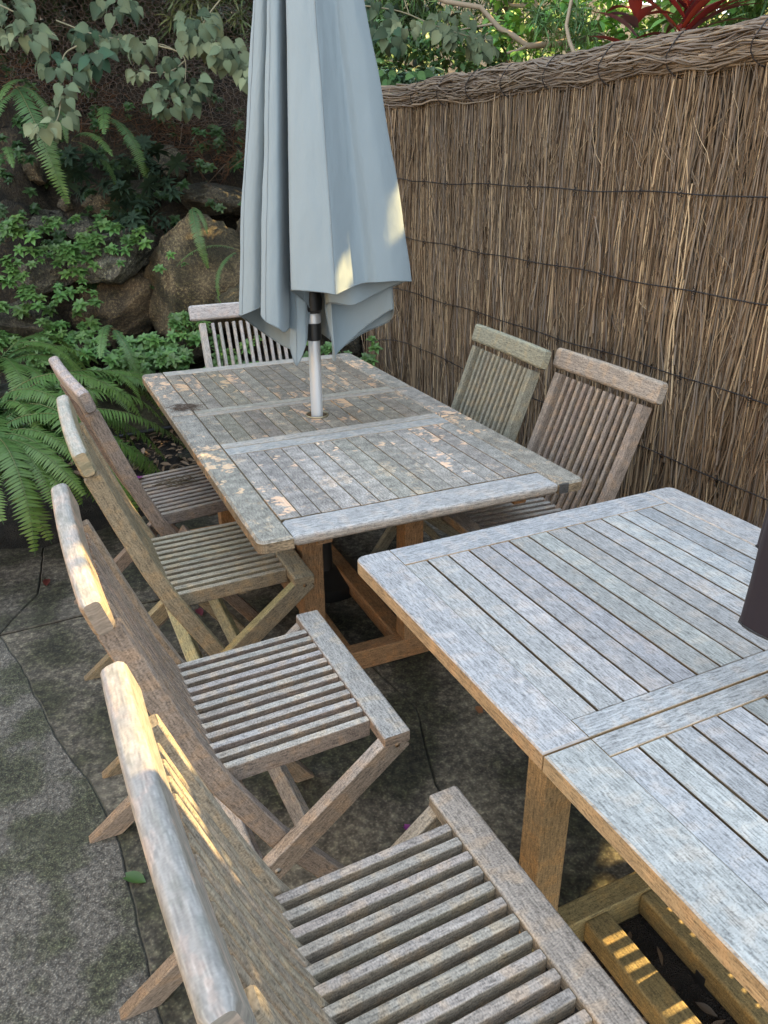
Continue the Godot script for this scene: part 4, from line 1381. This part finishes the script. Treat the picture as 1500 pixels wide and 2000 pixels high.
func tree(label: String, p: Vector3, trunk_h: float, lo: Vector3, hi: Vector3, n: int, clump: Mesh, size: float, tone: Color) -> void:
	var t := thing("tree", label, "tree", p, 0.0, "trees behind the fence")
	var mb := MB.new()
	var mid := (lo + hi) * 0.5
	tube(mb, [Vector3.ZERO, Vector3(0.1, trunk_h * 0.5, 0.05), Vector3(0.0, trunk_h, 0.0)], 0.09, 0.05, 9, Color(0.16, 0.12, 0.09))
	for i in 7:
		var a := TAU * i / 7.0
		var e := Vector3(cos(a) * (hi.x - lo.x) * 0.35, (hi.y - trunk_h) * rr(0.3, 0.8), sin(a) * (hi.z - lo.z) * 0.35)
		tube(mb, [Vector3(0, trunk_h * 0.85, 0), Vector3(0, trunk_h, 0) + e * 0.5 + Vector3(0, 0.15, 0), Vector3(0, trunk_h, 0) + e], 0.04, 0.012, 6, Color(0.17, 0.13, 0.09))
	put("trunk", mb.mesh(M.twig), t)
	var places := []
	var cols := []
	var fn := noise(int(p.x * 100.0) + 900, 0.9, 2)
	for i in n:
		var q := Vector3(rr(-1, 1), rr(-1, 1), rr(-1, 1))
		if q.length() > 1.0: q = q.normalized() * rr(0.6, 1.0)
		var w := mid + q * (hi - lo) * 0.5
		if fn.get_noise_3dv(w) < -0.28: continue
		if blocked(w): continue
		var up := Vector3(rr(-0.8, 0.8), 1.0, rr(-0.8, 0.8)).normalized()
		var z := Vector3(rr(-1, 1), rr(-0.3, 0.3), rr(-1, 1))
		z = (z - up * z.dot(up)).normalized()
		places.append(Transform3D(Basis(up.cross(z), up, z).scaled_local(Vector3.ONE * size * rr(0.7, 1.3)), w - p))
		var k := rr(0.6, 1.3)
		cols.append(Color(tone.r * k * rr(0.9, 1.2), tone.g * k, tone.b * k))
	put_multi("crown", clump, places, cols, t)

func strap_plant(label: String, p: Vector3, n: int, length: float, wid: float, cols: Array, lift: float, face: Vector3) -> void:
	var t := thing("cordyline", label, "plant", p, 0.0, "red leaved plants behind the fence")
	for i in n:
		var mb := MB.new()
		var a := rr(0, TAU)
		var d := (Vector3(cos(a), lift + rr(-0.3, 0.4), sin(a)) + face * 0.4).normalized()
		var c: Color = cols[i % cols.size()]
		var L := length * rr(0.7, 1.1)
		leaf(mb, aim(Vector3(0, rr(-0.05, 0.1), 0), d, Vector3.UP), L, wid, STRAP, 0.3, rr(0.15, 0.55), c, c.lerp(cols[(i + 1) % cols.size()], 0.5))
		put("leaf", mb.mesh(M.leaf), t)
	var ms := MB.new()
	tube(ms, [Vector3(0, -0.9, 0), Vector3(0.02, -0.4, 0), Vector3.ZERO], 0.02, 0.016, 6, Color(0.2, 0.14, 0.1))
	put("stem", ms.mesh(M.twig), t)

func put_clump(x0: float, x1: float, y0: float, y1: float, n: int, d0: float, d1: float, s: float, tone: Color, places: Array, cols: Array) -> void:
	for i in n:
		var p := at(rr(x0, x1), rr(y0, y1), rr(d0, d1))
		var up := Vector3(rr(-0.7, 0.7), 1.0, rr(-0.5, 0.9)).normalized()
		var z := Vector3(rr(-1, 1), rr(-0.3, 0.3), rr(-1, 1))
		z = (z - up * z.dot(up)).normalized()
		places.append(Transform3D(Basis(up.cross(z), up, z).scaled_local(Vector3.ONE * s * rr(0.7, 1.3)), p))
		var k := rr(0.65, 1.3)
		cols.append(Color(tone.r * k * rr(0.85, 1.25), tone.g * k, tone.b * k * rr(0.8, 1.2)))

func garden_behind() -> void:
	# leaf clumps of a few kinds
	var broad := MB.new()
	for i in 9:
		var d := Vector3(rr(-1, 1), rr(-0.5, 0.6), rr(-1, 1)).normalized()
		leaf(broad, aim(d * 0.25, (d + Vector3(0, -0.3, 0)).normalized(), Vector3(rr(-.4, .4), 1, rr(-.4, .4))), rr(0.6, 0.95), 0.42, LANCE, 0.15, rr(0.1, 0.5), Color(0.8, 0.8, 0.8), Color(1, 1, 1))
	var bm := broad.mesh(M.leaf)
	var thin := MB.new()
	for i in 16:
		var d := Vector3(rr(-1, 1), rr(-0.7, 0.8), rr(-1, 1)).normalized()
		leaf(thin, aim(d * 0.1, d, Vector3(rr(-.4, .4), 1, rr(-.4, .4))), rr(0.7, 1.1), 0.09, [0.4, 1.0, 0.8, 0.0], 0.1, rr(0.1, 0.6), Color(0.85, 0.85, 0.85), Color(1, 1, 1))
	var tm := thin.mesh(M.leaf)
	# trees that shade the patio
	var g := Color(0.085, 0.16, 0.04)
	tree("broad leaved tree behind the right part of the fence", W(-1.4, 3.4, 0.0), 3.1, W(-1.4, 3.4, 3.2) - Vector3(1.3, 1.3, 1.3), W(-1.4, 3.4, 3.2) + Vector3(1.3, 1.2, 1.3), 1500, bm, 0.17, g)
	tree("leafy tree behind the middle of the fence", W(0.5, 3.5, 1.5), 1.5, W(0.5, 3.5, 3.5) - Vector3(1.3, 1.6, 1.3), W(0.5, 3.5, 3.5) + Vector3(1.3, 1.8, 1.3), 2600, bm, 0.17, g)
	tree("tree behind the left part of the fence beyond the red leaved plant", W(2.3, 3.7, 1.6), 1.9, W(2.0, 3.7, 4.0) - Vector3(1.45, 1.6, 1.45), W(2.0, 3.7, 4.0) + Vector3(1.45, 1.7, 1.45), 2800, bm, 0.17, g)
	tree("tall tree on the bank behind the parasol", W(4.3, 3.3, 1.9), 2.2, W(4.3, 3.3, 4.4) - Vector3(1.5, 1.4, 1.5), W(4.3, 3.3, 4.4) + Vector3(1.5, 1.7, 1.5), 1900, bm, 0.18, g)
	tree("dark tree at the upper left, its crown added low over the rock wall to shade it", W(6.6, -0.6, 2.3), 2.4, W(4.7, -0.6, 3.75) - Vector3(2.3, 1.05, 1.35), W(4.7, -0.6, 3.75) + Vector3(2.3, 1.2, 1.35), 3200, bm, 0.17, Color(0.06, 0.11, 0.04))  # crown set low over the bank to block sky light and darken it
	# shrubs seen over the fence
	var pl := []
	var pc := []
	put_clump(960, 1300, -60, 110, 260, 4.6, 5.6, 0.075, Color(0.15, 0.36, 0.06), pl, pc)
	put_clump(1300, 1560, -60, 70, 160, 3.6, 4.8, 0.075, Color(0.14, 0.32, 0.06), pl, pc)
	put_clump(720, 1000, 40, 190, 200, 5.0, 5.6, 0.07, Color(0.075, 0.17, 0.05), pl, pc)
	var sh := put_multi("shrubs", bm, pl, pc, self)
	tag(sh, "mass of bright green shrubs growing behind the fence", "shrubs")
	pl = []; pc = []
	put_clump(700, 1160, -80, 110, 280, 5.2, 6.6, 0.12, Color(0.085, 0.18, 0.055), pl, pc)
	put_clump(1040, 1160, 10, 80, 36, 4.4, 4.6, 0.085, Color(0.12, 0.24, 0.08), pl, pc)
	put_clump(1400, 1560, -40, 60, 60, 3.6, 4.2, 0.09, Color(0.12, 0.24, 0.07), pl, pc)
	put_clump(330, 500, -60, 60, 60, 4.9, 5.3, 0.12, Color(0.12, 0.16, 0.06), pl, pc)
	for i in 260:
		var x := rr(120, 510)
		var y := rr(-50, 80)
		var d: float = minf(bank_depth(x, y), 6.5) - rr(0.0, 0.2)
		put_clump(x, x, y, y, 1, d, d, 0.10, Color(0.075, 0.07, 0.032) if i % 3 else Color(0.07, 0.11, 0.04), pl, pc)
	var th := put_multi("grassy_shrubs", tm, pl, pc, self)
	tag(th, "fine leaved grassy shrubs behind the fence and parasol", "shrubs")
	pl = []; pc = []
	put_clump(720, 860, 130, 200, 70, 4.75, 5.0, 0.06, Color(0.09, 0.17, 0.09), pl, pc)
	var sm := put_multi("small_shrub", bm, pl, pc, self)
	tag(sm, "small bluish green shrub at the end of the fence beside the parasol", "shrub")
	pl = []; pc = []
	for i in 2600:
		var p := W(rr(5.0, 7.2), rr(-3.6, 3.2), 0.0)
		var q := p - O1
		p.y = bank_height(q.dot(D1), q.dot(E1)) + rr(0.0, 1.7) * (1.0 if q.dot(D1) > 5.5 else 0.35)
		var up := Vector3(rr(-0.6, 0.6), 1.0, rr(-0.6, 0.6)).normalized()
		var z := Vector3(rr(-1, 1), rr(-0.3, 0.3), rr(-1, 1))
		z = (z - up * z.dot(up)).normalized()
		pl.append(Transform3D(Basis(up.cross(z), up, z).scaled_local(Vector3.ONE * rr(0.10, 0.2)), p))
		var k := rr(0.6, 1.2)
		pc.append(Color(0.05 * k * rr(0.85, 1.2), 0.10 * k, 0.035 * k))
	var hg := put_multi("bank_thicket", bm, pl, pc, self)
	tag(hg, "dark leafy thicket on top of the bank behind the vines", "thicket")
	# branches
	var bt := thing("bare_branch", "smooth forked grey branch leaning over the far end of the fence", "branch")
	var bc := Color(0.32, 0.255, 0.185)
	var br := MB.new()
	var path := []
	for q in [[800, -30], [870, 3], [938, 14], [975, 55], [1000, 68], [1030, 90], [1080, 86], [1180, 70]]: path.append(at(q[0], q[1], 4.75))
	tube(br, path, 0.013, 0.020, 9, bc)
	put("limb", br.mesh(M.twig), bt)
	var b2 := MB.new()
	tube(b2, [at(1030, 90, 4.75), at(1008, 100, 4.72), at(990, 104, 4.7)], 0.012, 0.008, 7, bc)
	put("side_twig", b2.mesh(M.twig), bt)
	var b4 := MB.new()
	tube(b4, [at(962, 47, 4.75), at(930, 52, 4.8), at(900, 58, 4.85)], 0.008, 0.004, 6, bc)
	put("side_twig", b4.mesh(M.twig), bt)
	var b3 := MB.new()
	tube(b3, [at(1015, -30, 5.0), at(1050, 16, 5.0), at(1095, 70, 5.0), at(1120, 110, 5.0)], 0.022, 0.026, 9, bc * 0.9)
	tube(b3, [at(1030, 12, 5.0), at(1000, 10, 5.05), at(960, -6, 5.1)], 0.012, 0.008, 7, bc * 0.9)
	var o3 := put("leaning_trunk", b3.mesh(M.twig), self)
	tag(o3, "slanting brown trunk behind the fence left of the red plant", "branch")
	for q in [[[1120, -20], [1106, 50], [1112, 80], [1122, 105]], [[1300, -30], [1302, 20], [1296, 55], [1300, 75]]]:
		var mb := MB.new()
		var pts := []
		for z in q: pts.append(at(z[0], z[1], 4.3))
		tube(mb, pts, 0.010, 0.012, 7, Color(0.34, 0.28, 0.2))
		var o := put("thin_stem", mb.mesh(M.twig), self)
		tag(o, "thin pale stem rising behind the fence in front of the shrubs" if q[0][0] < 1200 else "thin pale stem beside the red leaved plant", "stem")
	# red plants
	var red := [Color(0.30, 0.035, 0.03), Color(0.18, 0.03, 0.04), Color(0.40, 0.07, 0.035), Color(0.16, 0.07, 0.07)]
	strap_plant("tall red leaved plant fanning out above the fence at the top right", at(1335, 56, 3.35), 26, 0.40, 0.046, red, 0.9, Vector3(0, 0.1, 0.2))
	strap_plant("low plant with red and purple leaves just above the fence top", at(1238, 76, 3.2), 9, 0.20, 0.055, [Color(0.40, 0.05, 0.03), Color(0.17, 0.12, 0.15), Color(0.34, 0.06, 0.04)], 0.5, Vector3(-0.2, 0.1, 0.4))
	# iron railing of the neighbour far behind
	var rl := thing("iron_railing", "black iron railing far behind the shrubs at the top of the picture", "railing")
	for i in 26:
		var mb := MB.new()
		var a := W(7.5, 2.6 + i * 0.12, 2.3)
		tube(mb, [a, a + Vector3(0, 1.3, 0)], 0.009, 0.009, 6, Color(0.02, 0.02, 0.02))
		put("bar", mb.mesh(M.wire), rl)
	for y in [2.4, 3.5]:
		put("rail", beam(W(7.5, 2.5, y), W(7.5, 5.8, y), Vector3.UP, 0.03, 0.02, 0.003, M.wire, Color(0.02, 0.02, 0.02), Color(0.02, 0.02, 0.02)), rl)

func bounce_wall() -> void:
	# unseen wall added left of the camera to bounce warm sun onto the chairs
	var t := thing("bounce_wall", "added sandy rendered wall out of view, bouncing warm light across the patio", "wall", W(0, -3.4, 0), -A1)
	var c := Color(0.62, 0.50, 0.34)
	put("wall", beam(Vector3(-0.12, 1.35, 4.5), Vector3(-0.12, 1.35, -0.9), Vector3(1, 0, 0), 0.24, 2.7, 0.01, M.twig, c, c), t)

func petal(label: String, p: Vector3, s: float, c: Color, cat := "petal") -> void:
	var mb := MB.new()
	leaf(mb, Transform3D(Basis(Vector3.UP, rr(0, TAU)) * Basis(Vector3(1, 0, 0), rr(-0.2, 0.1)), Vector3.ZERO), s, s * 0.62, [0.5, 0.95, 1.0, 0.7, 0.0], 0.35, 0.15, c, c * 1.1)
	var o := put("fallen_leaf" if cat == "leaf" else "fallen_petal", mb.mesh(M.leaf), self, p)
	tag(o, label, cat)

func litter() -> void:
	var purple := Color(0.16, 0.02, 0.14)
	petal("purple petal lying on the seat of the farthest left chair", hit(272, 934, 0.520), 0.045, purple)
	petal("purple petal on the paving between the two nearest chairs", hit(790, 1614, 0.012), 0.035, purple)
	petal("dark red leaf on the paving left of the chairs", hit(92, 1132, 0.012), 0.05, Color(0.07, 0.015, 0.012), "leaf")
	petal("green leaf lying on the joint of the paving near the nearest chair", hit(246, 1712, 0.012), 0.055, Color(0.03, 0.07, 0.012), "leaf")
	petal("dark petal on the paving under the second chair", hit(386, 1190, 0.012), 0.05, Color(0.09, 0.02, 0.03))
	petal("small brown leaf scrap on the paving beneath the nearer table", hit(938, 1392, 0.012), 0.04, Color(0.20, 0.09, 0.04), "leaf")
	var mb := MB.new()
	for i in 46:
		var p := hit(345, 942, 0.519) + Vector3(rr(-0.06, 0.06), rr(0, 0.008), rr(-0.05, 0.05))
		var d := Vector3(rr(-1, 1), rr(-0.1, 0.1), rr(-1, 1)).normalized() * rr(0.01, 0.03)
		tube(mb, [p - d, p + Vector3(0, 0.003, 0), p + d], 0.0014, 0.0008, 3, Color(0.10, 0.075, 0.045))
	var o := put("twig_litter", mb.mesh(M.twig), self)
	tag(o, "dark scrap of dry litter on the farthest left chair seat", "litter")
	var m2 := MB.new()
	for i in 60:
		var p := hit(362, 797, 0.743) + Vector3(rr(-0.05, 0.05), rr(0, 0.006), rr(-0.035, 0.035))
		var d := Vector3(rr(-1, 1), rr(-0.05, 0.1), rr(-1, 1)).normalized() * rr(0.015, 0.04)
		tube(m2, [p - d, p + Vector3(0, 0.004, 0), p + d], 0.0012, 0.0007, 3, Color(0.12, 0.09, 0.07))
	var o2 := put("dry_twigs", m2.mesh(M.twig), self)
	tag(o2, "little heap of dry twigs on the far table top", "litter")
	# leaf litter on the soil strip before the low wall
	var ml := MB.new()
	for i in 420:
		var p := W(rr(2.45, 3.22), rr(-0.55, 0.6), rr(0.012, 0.035))
		var c := Color(0.09, 0.06, 0.035).lerp(Color(0.20, 0.14, 0.09), rng.randf())
		leaf(ml, aim(p, Vector3(rr(-1, 1), rr(-0.3, 0.3), rr(-1, 1)), Vector3(rr(-.5, .5), 1, rr(-.5, .5))), rr(0.03, 0.07), rr(0.015, 0.03), LANCE, 0.2, 0.2, c, c)
	var lo := put("leaf_litter", ml.mesh(M.leaf), self)
	tag(lo, "dry leaf litter on the soil in front of the low wall", "leaf litter", "", "stuff")
	for s in [[270, 905, 0.09, "flat mossy stone among the leaf litter by the fern"], [362, 890, 0.06, "small rounded stone in the leaf litter beside the far table"]]:
		var ob := put("loose_stone", boulder_mesh(int(s[0]), Vector3(s[2], s[2] * 0.45, s[2] * 0.8), Color(0.30, 0.29, 0.2)), self, hit(s[0], s[1], 0.02))
		tag(ob, s[3], "stone")

func hit(px: float, py: float, y: float) -> Vector3:
	var d := at(px, py, 1.0) - cam.position
	return cam.position + d * ((y - cam.position.y) / d.y)

# ------------------------------------------------------------------ the scene
func _ready() -> void:
	rng.seed = 20240611
	cam = Camera3D.new()
	cam.name = "camera"
	cam.keep_aspect = Camera3D.KEEP_HEIGHT
	cam.fov = rad_to_deg(2.0 * atan(1000.0 / FPX))
	cam.position = Vector3(0, CAM_H, 0)
	cam.rotation = Vector3(-0.4263, 0, -0.0057)
	cam.near = 0.05
	cam.far = 200.0
	add_child(cam)
	cam.current = true

	var env := Environment.new()
	env.background_mode = Environment.BG_SKY
	var sky := Sky.new()
	var psm := ProceduralSkyMaterial.new()
	psm.sky_top_color = Color(0.77, 0.825, 0.89)
	psm.sky_horizon_color = Color(0.95, 0.96, 0.95)
	psm.sky_curve = 0.18
	psm.ground_bottom_color = Color(0.12, 0.11, 0.09)
	psm.ground_horizon_color = Color(0.45, 0.45, 0.42)
	psm.sun_angle_max = 8.0
	psm.energy_multiplier = 1.0
	sky.sky_material = psm
	env.sky = sky
	env.tonemap_mode = Environment.TONE_MAPPER_LINEAR
	env.tonemap_exposure = 4.1
	env.sdfgi_enabled = true
	env.ssao_enabled = true
	env.ssil_enabled = true
	var we := WorldEnvironment.new()
	we.name = "environment"
	we.environment = env
	add_child(we)

	var el := deg_to_rad(38.0)
	var az := A2 - deg_to_rad(1.5)
	SUN = Vector3(cos(az) * cos(el), sin(el), sin(az) * cos(el)).normalized()
	var sun := DirectionalLight3D.new()
	sun.name = "sun"
	sun.light_color = Color(1.0, 0.85, 0.57)
	sun.light_energy = 1.5
	sun.light_angular_distance = 0.5
	sun.shadow_enabled = true
	add_child(sun)
	sun.look_at_from_position(SUN * 10.0, Vector3.ZERO, Vector3.UP)

	# where the sun comes through the crowns
	for k in 5:
		sun_gaps.append([Vector3(-0.57, 0.99, -1.29).lerp(Vector3(-0.31, 0.99, -0.74), k / 4.0), 0.16])
		sun_gaps.append([Vector3(-0.40, 0.80, -0.95).lerp(Vector3(-0.26, 0.80, -0.74), k / 4.0), 0.12])
	sun_gaps.append([W(0.972, 0.5175, 1.30) + Vector3(0.145, 0, 0.18), 0.17])
	sun_gaps.append([W(0.972, 0.5175, 1.36) + Vector3(0.17, 0, 0.13), 0.15])
	sun_gaps.append([at(1130, 40, 5.0), 0.5])
	sun_gaps.append([at(1420, 20, 4.0), 0.4])
	sun_gaps.append([at(900, 60, 5.3), 0.4])
	sun_gaps.append([W(0.972, 0.5175, 1.44) + Vector3(0.15, 0, 0.16), 0.08])
	sun_gaps.append([W(0.972, 0.5175, 1.34) + Vector3(0.03, 0, 0.25), 0.05])

	for k in 7:       # a low beam past the end of the fence, under the nearer table
		var uu := -0.80 - 0.085 * k
		for ww in [0.31, 0.39, 0.47]:
			sun_gaps.append([O2 + Vector3(sin(A2), 0, -cos(A2)) * uu + Vector3(cos(A2), 0, sin(A2)) * ww + Vector3(0, 0.0, 0), 0.24])

	make_materials()
	ground()
	soil_patch()
	bank()
	low_wall()
	rock_wall()
	bounce_wall()
	brush_fence()
	far_table()
	near_table()
	var grey := Color(0.50, 0.47, 0.43)
	var tan_ := Color(0.40, 0.30, 0.205)
	var seat := Color(0.55, 0.53, 0.50)
	chair("farthest left chair, reddish brown, with litter on its seat and ferns behind it", Vector2(-0.5465, -2.8401), -0.5259, M.brown, Color(0.40, 0.325, 0.27), Color(0.36, 0.265, 0.205), M.brown, Color(0.54, 0.485, 0.45), Color(0.44, 0.36, 0.31), Color(0.42, 0.37, 0.32))
	chair("mossy green brown chair second from the far end on the left side", Vector2(-0.3199, -2.2679), -0.4311, M.brown, Color(0.42, 0.385, 0.20), Color(0.36, 0.285, 0.155), M.worn, Color(0.46, 0.45, 0.40), Color(0.40, 0.345, 0.22), Color(0.46, 0.43, 0.33))
	chair("brown chair with a clean pale slatted seat, between the mossy chair and the nearest one", Vector2(-0.0632, -1.5764), -0.4493, M.brown, grey, Color(0.37, 0.27, 0.195), M.worn, Color(0.43, 0.40, 0.355), Color(0.38, 0.31, 0.235), seat)
	chair("nearest chair, grey brown, its sunlit rounded top rail at the lower left", Vector2(0.2628, -0.9218), -0.462, M.brown, Color(0.44, 0.40, 0.31), Color(0.40, 0.335, 0.24), M.worn, Color(0.37, 0.365, 0.345), Color(0.36, 0.335, 0.295), Color(0.47, 0.43, 0.385))
	chair("pale whitish chair at the head of the far table in front of the rock wall", Vector2(-0.444, -3.409), 1.1432, M.silver, Color(0.68, 0.635, 0.60), Color(0.62, 0.58, 0.545), M.silver, Color(0.72, 0.68, 0.655), Color(0.68, 0.64, 0.61), Color(0.62, 0.585, 0.55))
	chair("greenish grey chair standing farther back against the fence", Vector2(-0.0396, -2.8743), 2.7711, M.brown, Color(0.42, 0.41, 0.30), Color(0.38, 0.36, 0.25), M.brown, Color(0.47, 0.47, 0.37), Color(0.43, 0.43, 0.33), Color(0.42, 0.40, 0.33))
	chair("brown chair in front of the fence beside the corner of the nearer table", Vector2(0.2347, -2.3883), 2.725, M.brown, Color(0.42, 0.33, 0.265), Color(0.42, 0.325, 0.25), M.brown, Color(0.50, 0.45, 0.385), Color(0.48, 0.42, 0.35), Color(0.52, 0.50, 0.47))
	var near_right := O2 + Vector3(sin(A2), 0, -cos(A2)) * -0.89 + Vector3(cos(A2), 0, sin(A2)) * 0.72
	chair("brown folding chair tucked under the right side of the nearer table", Vector2(near_right.x, near_right.z), A2 + PI + 0.0157, M.brown, Color(0.42, 0.36, 0.28), Color(0.40, 0.32, 0.24), M.brown, Color(0.46, 0.42, 0.36), Color(0.42, 0.36, 0.29), Color(0.46, 0.43, 0.38))
	pale_parasol()
	dark_parasol()
	plants()
	net_and_twigs()
	garden_behind()
	litter()
	for k in get_children(): clean(k)
